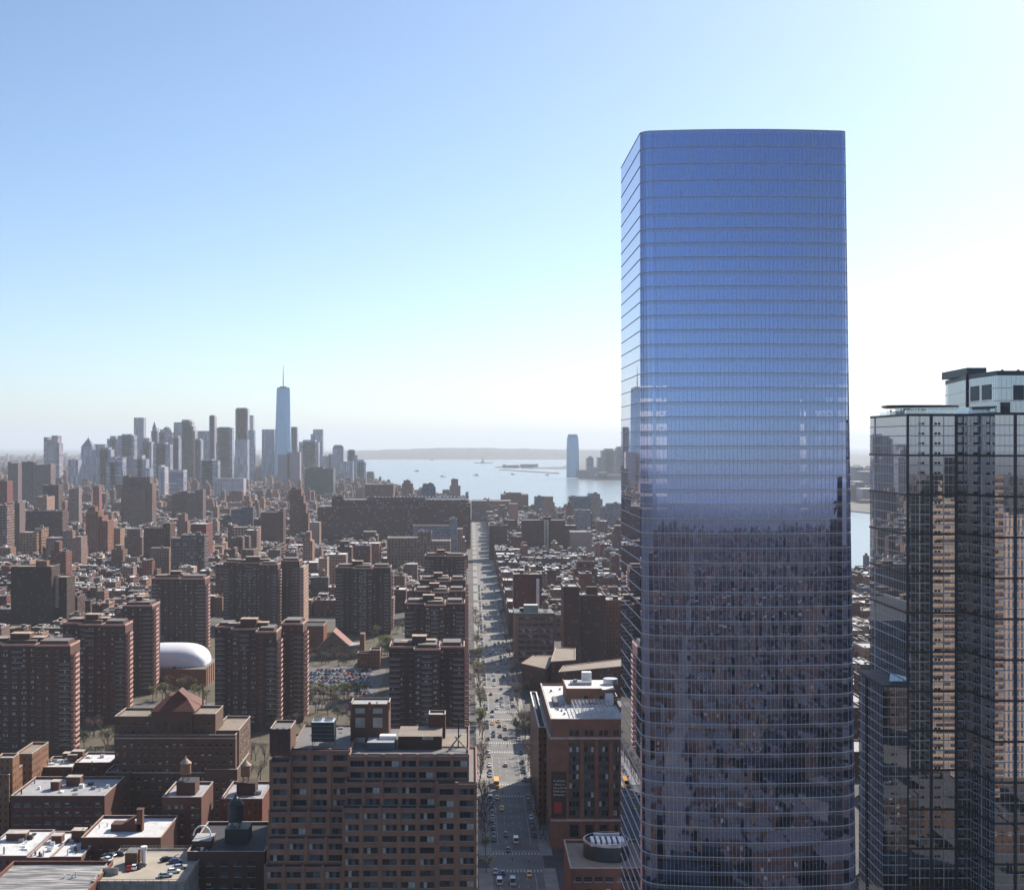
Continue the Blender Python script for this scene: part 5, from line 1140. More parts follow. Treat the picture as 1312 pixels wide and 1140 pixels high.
# the spire tower: square base, chamfered glass shaft turning 45 degrees, mast
def spire_tower():
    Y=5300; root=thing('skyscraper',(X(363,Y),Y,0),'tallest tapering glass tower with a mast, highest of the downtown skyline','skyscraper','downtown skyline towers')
    cx=X(363,Y); s=33; zb=55; zt=Z(498,Y); m_=MB(); B=[(cx-s,Y-s),(cx+s,Y-s),(cx+s,Y+s),(cx-s,Y+s)]; q=27; T=[(cx,Y-q*1.0),(cx+q,Y),(cx,Y+q),(cx-q,Y)]
    m_.prism(B,0,zb)
    for i in range(4):
        j=(i+1)%4; m_.face([(*B[i],zb),(*B[j],zb),(*T[i],zt)]); m_.face([(*B[j],zb),(*T[j],zt),(*T[i],zt)])
    m_.face([(*t,zt) for t in T]); m_.build('shaft',M['spglass'],root)
    m_=MB(); m_.prism([(cx-q+2,Y),(cx,Y-q+2),(cx+q-2,Y),(cx,Y+q-2)],zt,zt+5); m_.cyl(cx,Y,zt+5,zt+9,14,n=16); m_.build('roof',M['rG'],root)
    m_=MB(); m_.cyl(cx,Y,zt+9,zt+60,2.8,1.5,n=8); m_.cyl(cx,Y,zt+60,Z(467,Y),1.7,.5,n=6)
    for z in (zt+25,zt+45,zt+60): m_.cyl(cx,Y,z,z+2,4,4,n=8)
    m_.build('mast',M['wmetal'],root)
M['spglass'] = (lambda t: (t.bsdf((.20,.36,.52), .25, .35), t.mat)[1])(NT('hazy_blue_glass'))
spire_tower()
# ---- the far shore: slender glass tower, low blocks
def gs():
    Y=6400; root=thing('shore_tower',(X(734,Y),Y,0),'single tall rounded glass tower across the water on the far shore','skyscraper'); m_=MB(); cx=X(733.8,Y)
    for a,b,za,zb in ((8.1,8.0,612,575),(8.0,7.3,575,561),(7.3,6.0,561,557.5),(6.0,6.0,557.5,556.3)):
        n=20; A=[]; 
        for r,z in ((a,za),(b,zb)):
            R_=r*Y/F; A.append([(cx+R_*(abs(math.cos(t))**.6)*(1 if math.cos(t)>0 else -1),Y+R_*.8*(abs(math.sin(t))**.6)*(1 if math.sin(t)>0 else -1),max(Z(z,Y),0)) for t in [6.2832*i/n+.157 for i in range(n)]])
        for i in range(n): j=(i+1)%n; m_.face([A[0][i],A[0][j],A[1][j],A[1][i]])
    m_.face(A[1]); m_.build('shaft',M['spglass'],root)
gs()
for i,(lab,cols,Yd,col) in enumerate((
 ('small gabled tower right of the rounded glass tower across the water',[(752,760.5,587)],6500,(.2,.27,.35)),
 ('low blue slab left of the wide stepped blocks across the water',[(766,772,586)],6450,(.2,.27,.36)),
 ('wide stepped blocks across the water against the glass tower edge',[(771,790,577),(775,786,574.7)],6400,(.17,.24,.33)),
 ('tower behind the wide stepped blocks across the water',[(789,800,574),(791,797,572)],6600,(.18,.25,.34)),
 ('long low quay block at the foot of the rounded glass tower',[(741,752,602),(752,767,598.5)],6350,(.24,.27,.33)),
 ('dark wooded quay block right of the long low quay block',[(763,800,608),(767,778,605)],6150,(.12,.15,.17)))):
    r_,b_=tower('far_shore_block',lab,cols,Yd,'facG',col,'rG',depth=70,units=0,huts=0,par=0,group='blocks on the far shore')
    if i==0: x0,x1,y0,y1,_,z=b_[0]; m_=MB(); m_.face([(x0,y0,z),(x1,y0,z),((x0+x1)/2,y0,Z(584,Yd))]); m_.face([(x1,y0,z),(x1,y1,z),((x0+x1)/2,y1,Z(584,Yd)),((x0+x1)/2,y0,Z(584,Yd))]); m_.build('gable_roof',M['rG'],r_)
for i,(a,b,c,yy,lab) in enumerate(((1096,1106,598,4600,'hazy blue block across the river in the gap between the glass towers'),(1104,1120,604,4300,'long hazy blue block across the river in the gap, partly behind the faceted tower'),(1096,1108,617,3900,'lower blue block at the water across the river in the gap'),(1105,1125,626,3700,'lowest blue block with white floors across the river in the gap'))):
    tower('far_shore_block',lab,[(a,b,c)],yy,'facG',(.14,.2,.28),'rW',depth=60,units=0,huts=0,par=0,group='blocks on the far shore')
# ---- statue on its island
def statue():
    Y=11850; cx=X(618.5,Y); root=thing('statue',(cx,Y,2),'tiny robed statue with raised arm on a pedestal on a harbour island','statue')
    m_=MB(); m_.cyl(cx,Y,2,10,26,24,n=10); m_.box(cx-9,cx+9,Y-9,Y+9,10,28); m_.build('pedestal',M['conc'],root)
    g=plain('verdigris',(.2,.33,.29)); m_=MB(); m_.cyl(cx,Y,28,50,6,3.6,n=10); m_.cyl(cx,Y,50,53,1.8,1.5,n=8); m_.cyl(cx,Y,53,57.5,2.2,1.8,n=8); m_.bar((cx-2.5,Y,49),(cx-4.5,Y,62),1.2); m_.cyl(cx-4.5,Y,62,65,1.8,.4,n=6); m_.bar((cx+2.5,Y-1,49),(cx+4,Y-2,43),1.4); m_.build('figure',g,root)
statue()
m_=MB(); rr=random.Random(4)
for i in range(26):
    Y=rr.uniform(9400,9800); xx=X(rr.uniform(640,686),Y); w_=rr.uniform(10,40)
    m_.box(xx,xx+w_,Y,Y+20,2,rr.uniform(9,20))
m_.box(X(668,9420),X(684,9420),9420,9450,2,24); m_.build('island_buildings',M['facX'],kind='stuff'); 
# ---- boats
def boat_proto():
    root=thing('boat',(0,0,-1.6),'x','boat','boats crossing the bay'); m_=MB()
    A=[(-16,-4),(12,-4),(20,0),(12,4),(-16,4)]; m_.prism([(a*.92,b*.8) for a,b in A],0,.6); 
    for i in range(5): j=(i+1)%5; m_.face([(A[i][0]*.92,A[i][1]*.8,.0),(A[j][0]*.92,A[j][1]*.8,.0),(*A[j],3),(*A[i],3)])
    m_.face([(*p,3) for p in A]); m_.build('hull',M['dmetal'],root)
    m_=MB(); m_.box(-12,6,-3,3,3,6.5); m_.box(-8,2,-2.5,2.5,6.5,9); m_.cyl(-5,0,9,13,1,n=8); m_.build('cabin',M['white'],root)
    m_=MB(); n=10
    for i in range(n): m_.face([(-16-i*14,-1.5-i*.9,.05),(-16-i*14-14,-1.5-(i+1)*.9,.05),(-16-i*14-14,1.5+(i+1)*.9,.05),(-16-i*14,1.5+i*.9,.05)])
    m_.build('wake',M['white'],root); return root
bp=boat_proto()
for i,(px,py,s,rz,lab) in enumerate(((534,604,1.6,180,'dark boat trailing a white wake left of centre of the bay'),(610,609.5,1.6,180,'boat on the near water below the statue'),(657,608,1.3,20,'small boat right of the statue near the long pier'),(567,611,1.4,0,'boat on the near water left of centre'),(701,609,1.3,180,'boat at the tip of the far shore pier'),(515,588,2.4,180,'larger boat in the far part of the bay'),(490,583,2.2,0,'faint boat far out at the left of the bay'),(553,589.5,2.6,0,'long faint barge in the far middle of the bay'))):
    Y=(EYE+1.6)*F/(py-VY); o=bp if i==0 else copy_thing(bp,(0,0,0)); o.location=(X(px,Y),Y,-1.6); o.rotation_euler=(0,0,R(rz)); o.scale=(s*.6,s*.6,s*.6); o['label']=lab
# ============================================================ filler houses
HERO += [(-60,4,400,1275),(28,120,400,700),(30,130,780,1095),(-345,-2,380,960),(-240,-70,960,1235),(-420,-330,660,760),(-400,-340,1130,1180)]
shore = [(-9000,1e9),]
def inland(x, y):
    P=[(482,1600),(420,2300),(353,2900),(230,3130),(110,3330),(0,3850),(-100,4150),(-200,4450),(-330,5300),(-500,6350),(-590,6700)]
    if y < 1600: return x < 470
    for (a,b),(c,d) in zip(P,P[1:]):
        if b <= y <= d: return x < a+(c-a)*(y-b)/(d-b)-25
    return x < -700 - (y-6700)*.09
def blocked(x0,x1,y0,y1): return any(x0<b and x1>a and y0<d and y1>c for a,b,c,d in HERO)
WALLC=[(.22,.09,.07),(.17,.075,.06),(.28,.13,.10),(.14,.08,.07),(.36,.25,.17),(.46,.38,.29),(.25,.22,.21),(.12,.10,.10),(.24,.11,.09),(.55,.50,.44),(.20,.12,.10),(.40,.3,.24)]
WALLN=['red brick','dark red brick','orange brick','dark brown','tan brick','cream','grey','near black','red-brown brick','off-white','brown brick','sandy']
ROOFN={'rW':'white','rS':'silver','rT':'tan gravel','rD':'black','rG':'grey'}
houses=[]
fr=random.Random(11)
y=1000
for row in range(60):
    sub=0
    for half in range(2):
        ya=y+half*31; dep=27
        if ya < 1000: continue
        xL=-.385*ya-30; xR=(.14*ya if ya<3000 else .13*ya)+20
        x=xL
        blk=0
        while x<xR:
            w_=fr.choice((6.5,7,7.5,8,9,12,15,18,24))*(1 if ya<3000 else 1.4); gap=0
            if abs((x+2000)%270)<w_+4: x+=24; continue          # side avenues
            if -3<x+w_ and x<36: x=33.3 if x>-w_-3 else x
            r=fr.random(); h=fr.uniform(10,19) if r<.78 else (fr.uniform(19,30) if r<.96 else fr.uniform(30,50))
            if w_<8.5: h=min(h,18)
            d_=dep*fr.uniform(.6,1)
            if 33<x<36: w_=max(w_,14); h=fr.uniform(15,27); d_=dep
            if x<3 and x+w_>3: w_=max(3-x-.2,4); 
            if not blocked(x,x+w_,ya,ya+d_) and inland(x+w_,ya) and not(x+w_>2.9 and x<33.1):
                houses.append((x,x+w_-.15,ya+fr.uniform(0,1.5),ya+d_,h))
            x+=w_+ (0 if fr.random()<.85 else fr.uniform(2,8))
    y+=80
# side strips nearer than 1000 m
for (xa,xb,ya,yb) in ((60,128,640,700),(37,128,705,780),(-620,-330,760,1000),(128,300,900,1000)):
    yy=ya
    while yy<yb-20:
        x=xa
        while x<xb-8:
            w_=fr.choice((8,10,14,20)); h=fr.uniform(10,22)
            if not blocked(x,x+w_,yy,yy+24): houses.append((x,x+w_-.15,yy,yy+24,h))
            x+=w_
        yy+=40
for yy in range(640,1640,41):
    x=yy*.292
    while x<yy*.322 and x<455:
        w_=fr.choice((9,12,16)); h=fr.uniform(10,26)
        if not blocked(x,x+w_,yy,yy+26): houses.append((x,x+w_-.15,yy,yy+26,h))
        x+=w_
def visible(hh):
    x0,x1,y0,y1,h=hh; p0=VX+x0*F/y0; p1=VX+x1*F/y0
    return p1>-5 and p0<1120 and not (p0>800 and p1<1098)
houses=[q for q in houses if visible(q)]
houses.sort(key=lambda q:q[2])
near_h=houses[:285]; far_h=houses[285:]
hid=random.Random(91)
for yy in range(470,3000,40):
    x=125 if yy>640 else 150
    while x<600:
        w_=hid.choice((9,12,16,22)); h=hid.uniform(10,28)
        q=(x,x+w_-.15,yy,yy+27,h)
        if (x+2000)%270>22 and not blocked(x,x+w_,yy,yy+27) and inland(x+w_,yy) and not visible(q) : far_h.append(q)
        x+=w_
FM=['facA','facC','facB','facA','facC']
def where(x,y_):
    px=VX+x*F/y_
    if px>1090: return 'in the gap between the glass towers'
    if px>603: return 'right of the avenue'+(' near the concrete loft' if y_<1150 else ' toward the striped slab')
    side = 'at far left' if px<60 else 'behind left apartment blocks' if px<190 else 'beyond the white dome' if px<270 else 'beyond blocks left of church' if px<400 else 'beyond the church' if px<510 else 'between church and avenue'
    return side + (', front row' if y_<1120 else ', middle rows' if y_<1300 else ', back rows')
tank_spots=[]
for i,(x0,x1,y0,y1,h) in enumerate(near_h):
    ci=fr.randrange(len(WALLC)); k_=fr.uniform(.75,1.2); c=tuple(v*k_ for v in WALLC[ci]); rk=fr.choice(ROOFS)
    big='tall' if h>30 else 'mid-height' if h>19 else 'low'; form='wide' if x1-x0>16 else 'narrow' if x1-x0<9 else 'plain'
    lab=f'{big} {form} {WALLN[ci]} {ROOFN[rk]}-roofed house {where(x0,y0)}'
    root=thing('town_house' if h<20 else 'town_building',((x0+x1)/2,(y0+y1)/2,0),lab,'building','closely built town buildings')
    bx=[(x0,x1,y0,y1,0,h)]
    if h>30 and x1-x0>14: bx.append((x0+3,x1-3,y0+4,y1-3,h,h+7))
    walls_and_roof(bx,root,M[fr.choice(FM)],M[rk],c,par=.7,cap=M[fr.choice(('cap','capT','rS','cap'))],capw=.4)
    # roof clutter as one or two parts
    n=fr.randint(2,5); m_=MB()
    if fr.random()<.85:
        w_=min(3.2,(x1-x0)*.4); xx=fr.uniform(x0+.6,x1-w_-.6); yy=fr.uniform(y0+5,y1-5); m_.box(xx,xx+w_,yy,yy+3.5,h,h+fr.uniform(2.2,3.6),0,1); m_.build('stair_bulkhead',[M['brick'],M[fr.choice(('rS','rW','rT'))]],root,color=c)
    for k in range(n):
        m_=MB(); s_=fr.uniform(.5,1.6); xx=fr.uniform(x0+.6,x1-s_-.6); yy=fr.uniform(y0+1,y1-2.5); m_.box(xx,xx+s_,yy,yy+s_*1.3,h,h+fr.uniform(.6,1.8)); m_.build('air_unit' if s_>.9 else 'chimney',M[fr.choice(('wmetal','white','metal','dmetal','white'))],root)
    if h>24 and fr.random()<.5: tank_spots.append((fr.uniform(x0+3,x1-3),fr.uniform(y0+6,y1-4),h,WALLN[ci],x0,y0))
for x,y_,h,nm,a,b in tank_spots[:40]: put_tank(x,y_,h,f'tank on {nm} building {where(a,b)}',fr.uniform(.9,1.25))
# everything farther, and the town to the north that the glass mirrors
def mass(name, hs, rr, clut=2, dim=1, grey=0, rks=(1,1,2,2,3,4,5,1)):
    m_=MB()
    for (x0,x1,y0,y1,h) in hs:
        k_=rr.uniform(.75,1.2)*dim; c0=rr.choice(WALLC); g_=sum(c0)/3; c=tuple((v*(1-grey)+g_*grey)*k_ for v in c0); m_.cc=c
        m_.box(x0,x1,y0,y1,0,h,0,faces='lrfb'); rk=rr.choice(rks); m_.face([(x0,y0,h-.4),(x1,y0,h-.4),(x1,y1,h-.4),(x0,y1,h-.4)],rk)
        if h>30 and rr.random()<.6: m_.box(x0+3,x1-3,y0+3,y1-3,h-.4,h+rr.uniform(4,12),0,3)
        for k in range(rr.randint(1,clut+1)):
            s_=rr.uniform(1.5,4.5); xx=rr.uniform(x0,max(x0+.1,x1-s_)); yy=rr.uniform(y0,y1-4)
            m_.box(xx,xx+s_,yy,yy+s_,h-.4,h+rr.uniform(1,3.6),0 if rr.random()<.5 else rks[0],rks[0] if rr.random()<.5 else rks[-1])
    m_.build(name,[M['facX'],M['rW'],M['rS'],M['rT'],M['rD'],M['rG']],kind='stuff')
mass('distant_town',far_h,random.Random(21),4)
rr=random.Random(33); L=[]
for i in range(5200):          # beyond: scattered low building mass to the horizon on the left
    y_=5200*(1+rr.random()**1.6*2.6); x=rr.uniform(-.385*y_-50,-.085*y_); w_=rr.uniform(14,45); h=rr.uniform(8,20) if rr.random()<.86 else rr.uniform(20,55)
    if y_<6300 and x>-.27*y_ : h*=1.6
    if not blocked(x,x+w_,y_,y_+w_) and inland(x+w_,y_): L.append((x,x+w_,y_,y_+rr.uniform(15,40),h))
for i in range(900):
    y_=rr.uniform(3300,9000); x=rr.uniform(1000+max(0,(3300-y_)),3400)+ (300 if y_>6000 else 0)
    if y_>6900 or x>1100: L.append((x,x+rr.uniform(20,60),y_,y_+40,rr.uniform(8,40)))
for i in range(260):
    y_=rr.uniform(6300,7200); x=rr.uniform(730+(6900-y_)*.25,1200); L.append((x,x+rr.uniform(15,50),y_,y_+30,rr.uniform(8,34)))
mass('far_town',L,rr,1)
L=[]
for i in range(150):
    x0=-1500
for yb in range(350,-4200,-76):
    for half in (0,32):
        x=-1300
        while x<2300:
            w_=rr.choice((10,14,20,28,34)); r=rr.random(); h=rr.uniform(9,20) if r<.75 else rr.uniform(20,38) if r<.98 else rr.uniform(40,60)
            dist=abs(x)+abs(yb)*.3
            if yb>-300: h=min(h,22)
            if (x+2000)%250>28 and not (x+w_>200 and x<345 and yb-half-27<215 and yb-half>55) and not (x+w_>3 and x<33) and not (abs(x)<45 and abs(yb-40)<70): L.append((x,x+w_-.3,yb-half-27,yb-half,h))
            x+=w_
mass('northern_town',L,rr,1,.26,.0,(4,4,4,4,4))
def north_tower(lab,x0,x1,y0,y1,h,c,fac): 
    r_=thing('northern_tower',((x0+x1)/2,y0,0),lab,'building','sunlit towers mirrored in the glass'); walls_and_roof([(x0,x1,y0,y1,0,h),(x0+4,x1-6,y0+4,y1-4,h,h+8)],r_,M[fac],M['rS'],c)
M['facS']=facade('facade_banded_sunlit',3.4,3.2,.9,.45,.25,band=.2)
north_tower('tan banded tower north of the viewer, mirrored in the faceted glass tower',217,229,165,195,139,(.44,.38,.29),'facS')
north_tower('brown banded tower north of the viewer, mirrored in the faceted glass tower',229.3,240,160,190,150,(.27,.20,.15),'facS')
north_tower('white striped tower north of the viewer, mirrored in the faceted glass tower',262,285,100,130,121,(.6,.58,.54),'facV')
north_tower('brown stepped tower north of the viewer, low in the mirrored view',300,330,60,90,120,(.3,.2,.14),'facA')

# ============================================================ trees
def tree_proto(name, seed, leaf, dens, h=9.0, leafsz=.42):
    root=thing(name,(0,0,0),'x','tree',None); rr=random.Random(seed); m_=MB(); tips=[]
    def grow(p,d,l,r,n):
        q=p+d*l; m_.bar(p,q,r,0,r*.7,5)
        if n==0: tips.append(q); return
        for k in range(rr.choice((2,3)) if n<4 else 3):
            e=(d+Vector((rr.uniform(-1,1),rr.uniform(-1,1),rr.uniform(-.1,.7)))*.75).normalized(); grow(q,e,l*rr.uniform(.62,.85),r*.62,n-1)
        if n<4: tips.append(q)
    grow(Vector((0,0,0)),Vector((rr.uniform(-.05,.05),0,1)),h*.28,h*.022,4)
    m_.build('trunk',M['bark'],root); c_=MB()
    for t_ in tips:
        for k in range(dens):
            p=t_+Vector((rr.gauss(0,.6),rr.gauss(0,.6),rr.gauss(0,.5)))*h/9; a=rr.uniform(0,6.28); u=Vector((math.cos(a),math.sin(a),rr.uniform(-.6,.6))).normalized()*leafsz*rr.uniform(.5,1.2); v=Vector((-math.sin(a),math.cos(a),rr.uniform(-.8,.8))).normalized()*leafsz*rr.uniform(.2,.8)
            c_.face([p-u,p-v,p+u,p+v])
    c_.build('crown',M[leaf],root); return root
def leafmat(name,a,b):
    t=NT(name); c=t.obj(); f=t.ramp(t.noise(c,.7,4),.35,.65); oi=t.n('ShaderNodeObjectInfo'); 
    k=t.mix(f,a,b); k=t.mix(t.m('MULTIPLY',oi.outputs['Random'],.5),k,tuple(v*.6 for v in a)); t.bsdf(k,.9); return t.mat
M['lfG']=leafmat('spring_leaves',(.13,.14,.035),(.20,.20,.06)); M['lfB']=leafmat('bare_twigs',(.11,.075,.06),(.17,.12,.10)); M['lfD']=leafmat('dark_leaves',(.04,.06,.02),(.08,.09,.035)); M['lfW']=leafmat('blossom',(.38,.36,.22),(.5,.47,.33))
TP=[tree_proto('street_tree',s,l,d,h,z) for s,l,d,h,z in ((1,'lfB',3,9.5,.28),(2,'lfB',3,11,.26),(3,'lfG',6,9,.36),(4,'lfD',8,9,.38),(5,'lfW',8,7,.34),(6,'lfG',7,11,.4),(7,'lfB',4,12,.24))]
TN=['bare brown tree','tall bare brown tree','yellow-green tree','dark green tree','cream blossoming tree','large yellow-green tree','spreading bare tree']
used=[False]*7
def put_tree(k,x,y_,where_,grp,s=1.0):
    lab=f'{TN[k]} {where_}'
    if not used[k]: o=TP[k]; used[k]=True
    else: o=copy_thing(TP[k],(0,0,0))
    o.location=(x,y_,0); o.rotation_euler=(0,0,rr.uniform(0,6.28)); o.scale=(s,)*3; o['label']=lab; o['group']=grp
rr=random.Random(8)
put_tree(4,X(623,500),497,'at the corner of the loft block beside the near crosswalk','street trees',1.1)
put_tree(2,X(622,520),516,'behind the blossoming tree at the near crosswalk','street trees',1.0)
y_=535
while y_<1300:
    if all(abs(y_-c)>10 for c in CROSS):
        a='on the left pavement '; b='on the right pavement '; w=('beside the loft block' if y_<600 else 'opposite the white-roofed office block' if y_<690 else 'beside the row of apartment blocks' if y_<1250 else 'at the far end of the avenue')
        k=rr.choice((0,1,6,0,6)) if y_<700 or y_>1050 else rr.choice((2,3,0,6,5)); put_tree(k,rr.uniform(4.5,7.0),y_,a+w,'street trees',rr.uniform(.85,1.25))
        if rr.random()<.8: put_tree(rr.choice((0,1,6)),rr.uniform(29.3,31),y_+3,b+w.replace('opposite','beside').replace('the row of apartment blocks','the low halls'),'street trees',rr.uniform(.8,1.15))
    y_+=rr.uniform(5.5,8) if y_<1000 else 15
for (px0,px1,ya,yb,n,ks,wh) in ((195,268,815,870,13,(2,6,3,5,6),'in front of the white dome'),(104,150,630,760,14,(3,6,6,3),'between the left apartment blocks'),(55,140,590,640,12,(6,0,1),'before the left apartment blocks'),(390,470,960,992,14,(0,6,1,0),'in front of the church'),(385,470,835,846,14,(2,5,2),'in the hedge row below the parked cars'),(388,410,1030,1045,4,(5,2,5),'beside the brown school block'),(495,530,990,1010,8,(2,5,6),'right of the church'),(478,500,1000,1110,8,(2,0,6,5),'below the dark brick apartment block'),(345,500,700,800,16,(6,0,1,6,3),'behind the loft block roof'),(500,530,1100,1180,8,(2,6,0),'beyond the row along the avenue'),(660,690,720,760,8,(6,3,2,6),'on the lawn beside the low halls'),(655,705,850,868,7,(6,2,0,3),'under the slanting roof'),(770,800,900,940,5,(6,0),'in front of the orange-brown office'),(305,345,620,680,8,(6,0,1),'between hip-roofed building and loft block'),(0,60,560,600,4,(0,6),'at the left edge courtyard'),(395,480,790,828,10,(6,3,0),'on the lawn below the parked cars'),(640,720,2500,2800,12,(0,6),'on the far square'),(480,505,1000,1020,4,(2,5),'below the dark brick block')):
    n=int(n*1.25)
    for i in range(n):
        yy=rr.uniform(ya,yb); put_tree(rr.choice(ks),X(px0+(px1-px0)*(i+rr.uniform(.1,.9))/n,yy),yy,wh,'courtyard trees',rr.uniform(.85,1.3))
for k in range(7):
    if not used[k]: TP[k].location=(X(470,700)+k*3,700,0); TP[k]['label']=TN[k]+' behind the loft block roof'; TP[k]['group']='courtyard trees'

# ============================================================ vehicles
def car_mesh_parts(L,W,H,kind):
    hl=L/2; hw=W/2; b=MB()
    prof={'car':[(-hl,.35),(-hl,.85),(-hl+.15,.98),(-hl+1.0,1.02),(hl-1.3,.95),(hl-.1,.75),(hl,.5),(hl,.3)],'van':[(-hl,.35),(-hl,1.1),(hl-1.0,1.1),(hl-.1,.95),(hl,.6),(hl,.3)],'bus':[(-hl,.4),(-hl,1.6),(hl-1.3,1.6),(hl-1.1,1.45),(hl,1.35),(hl,.4)]}[kind]
    n=len(prof)
    for (x0,z0),(x1,z1) in zip(prof,prof[1:]+prof[:1]): b.face([(-hw,x0,z0),(hw,x0,z0),(hw,x1,z1),(-hw,x1,z1)])
    b.face([(-hw,x,z) for x,z in prof]); b.face([(hw,x,z) for x,z in reversed(prof)])
    g=MB(); r=MB()
    cab={'car':[(-hl+.35,1.0),(-hl+.95,H),(hl-2.0,H),(hl-1.2,.96)],'van':[(-hl+.05,1.1),(-hl+.15,H),(hl-1.7,H),(hl-.95,1.1)],'bus':[(-hl+.05,1.6),(-hl+.1,H),(hl-1.7,H),(hl-1.3,1.6)]}[kind]
    wi=hw-.12; (a,za),(b_,zb),(c,zc),(d,zd)=cab; tp=hw-.28 if kind=='car' else hw-.1
    g.face([(-wi,a,za),(-tp,b_,zb),(tp,b_,zb),(wi,a,za)]); g.face([(wi,d,zd),(tp,c,zc),(-tp,c,zc),(-wi,d,zd)])
    g.face([(-wi,a,za),(-wi,d,zd),(-tp,c,zc),(-tp,b_,zb)]); g.face([(wi,d,zd),(wi,a,za),(tp,b_,zb),(tp,c,zc)])
    r.box(-tp,tp,b_,c,zb-.03,zb+.03)
    if kind!='car': r.box(-wi-.02,wi+.02,b_+.3,c-.9,za+ (.0 if kind=='van' else .9),zb)
    return b,g,r
M['paintc']=(lambda t:(t.bsdf(t.n('ShaderNodeObjectInfo').outputs['Color'],.3,.1),t.mat)[1])(NT('car_paint'))
M['tyre']=plain('tyre_rubber',(.015,.015,.015),.9); M['lamp']=plain('lamp_glass',(.7,.7,.65),.2); M['tail']=plain('tail_lamp',(.4,.02,.02),.3)
def car_proto(name,L,W,H,kind):
    root=thing(name,(0,0,0),'x','car'); b,g,r=car_mesh_parts(L,W,H,kind); b.build('body',M['paintc'],root,color=(.1,.1,.1)); g.build('windows',M['win'],root); r.build('roof',M['paintc'],root,color=(.1,.1,.1))
    wm=MB(); n=12; wr=.33 if kind!='bus' else .48
    for s in (-1,1):
        for i in range(n):
            a0=6.2832*i/n; a1=6.2832*(i+1)/n; wm.face([(-.1,wr*math.cos(a0),wr*math.sin(a0)),(.1,wr*math.cos(a0),wr*math.sin(a0)),(.1,wr*math.cos(a1),wr*math.sin(a1)),(-.1,wr*math.cos(a1),wr*math.sin(a1))]) if s>0 else None
        wm.face([(s*.1,wr*math.cos(6.2832*i/n),wr*math.sin(6.2832*i/n)) for i in range(n)])
    me=wm.mesh('wheel',[M['tyre']])
    for x in (-W/2+.05,W/2-.05):
        for y_ in (-L*.31,L*.31): link('wheel',me,root,(x,y_,wr))
    hm=MB(); hm.box(-.18,.18,-.04,.04,-.09,.09); h1=hm.mesh('headlight',[M['lamp']]); h2=hm.mesh('tail_light',[M['tail']])
    for x in (-W/2+.3,W/2-.3): link('headlight',h1,root,(x,L/2,.65 if kind!='bus' else 1)); link('tail_light',h2,root,(x,-L/2,.75))
    return root
CARS={'car':car_proto('car',4.6,1.85,1.45,'car'),'van':car_proto('van',5.6,2.1,2.4,'van'),'bus':car_proto('school_bus',11,2.6,3.1,'bus')}
first={k:True for k in CARS}
CC={'black':(.012,.012,.014),'dark grey':(.05,.05,.055),'silver':(.38,.39,.41),'white':(.75,.75,.75),'red':(.38,.02,.02),'yellow':(.80,.40,.02),'blue':(.03,.06,.2),'tan':(.3,.25,.18)}
def put_car(kind,x,y_,rz,col,label,cat,group,z=.02,parts=True):
    src=CARS[kind]
    if first[kind]:
        o=src; first[kind]=False
    else: o=copy_thing(src,(0,0,0),parts=True)
    for ch in o.children:
        if ch.name.split('.')[0] in ('body','roof'): ch.color=(*CC[col],1)
    o.location=(x,y_,z); o.rotation_euler=(0,0,rz); o['label']=label; o['category']=cat; o['group']=group; return o
def at_road(px,py): Y=EYE*F/(py-VY); return X(px,Y),Y
G='vehicles on the avenue'
for px,py,kind,col,lab,cat in ((636,1006,'bus','yellow','yellow school bus on the sunlit left of the avenue','bus'),(628,1024,'van','white','white van just behind the school bus','van'),(637,1023,'car','yellow','yellow taxi beside the white van behind the school bus','taxi'),(643,1037,'car','yellow','yellow taxi nearest the shadow edge of the avenue','taxi'),(661,1078,'van','white','white van in the shaded avenue before the near crosswalk','van'),(648,1070,'car','dark grey','dark car left of the shaded white van','car'),(640,1131,'van','white','white truck at the bottom edge of the avenue, left lane','truck'),(657,1132,'van','silver','pale truck at the bottom edge of the avenue, right lane','truck'),(635,1118,'car','silver','silver car on the near crosswalk by the blossoming tree','car'),(644,1119,'car','blue','blue car beside the silver car on the near crosswalk','car'),(678,1121,'car','yellow','yellow taxi in shade right of the bottom trucks','taxi'),(651,1090,'car','black','black car on the crosswalk below the shaded white van','car'),(684,1042,'car','yellow','yellow taxi in the shade of the office block','taxi'),(682,1057,'car','black','black car in the shade of the office block','car'),(648,981,'car','silver','silver car alone in the big street shadow','car'),(624,965,'car','black','black car at the left kerb above the school bus','car'),(631,918,'car','white','white car in mid avenue beside the trees','car'),(629,890,'car','red','red car high in the sunlit avenue','car'),(637,898,'car','black','black car right of the red car','car'),(642,883,'car','silver','silver car above and right of the red car','car'),(622,904,'car','black','black car at the left kerb below the red car','car'),(640,931,'car','dark grey','dark grey car above the second crosswalk, right lane','car'),(624,930,'car','black','black car above the second crosswalk, left lane','car'),(641,944,'car','black','black car just above the crosswalk, right lane','car'),(631,912,'car','dark grey','dark grey car right behind the mid avenue white car','car'),(631,834,'car','white','white car next to a black car far up the avenue','car'),(628,838,'car','black','black car next to a white car far up the avenue','car'),(639,837,'car','yellow','yellow taxi far up the avenue','taxi')):
    x,y_=at_road(px,py); put_car(kind,x,y_,rr.choice((0,0,math.pi))if col!='yellow' else math.pi,col,lab,cat,G)
cr=random.Random(5)
y_=505; nfill=0
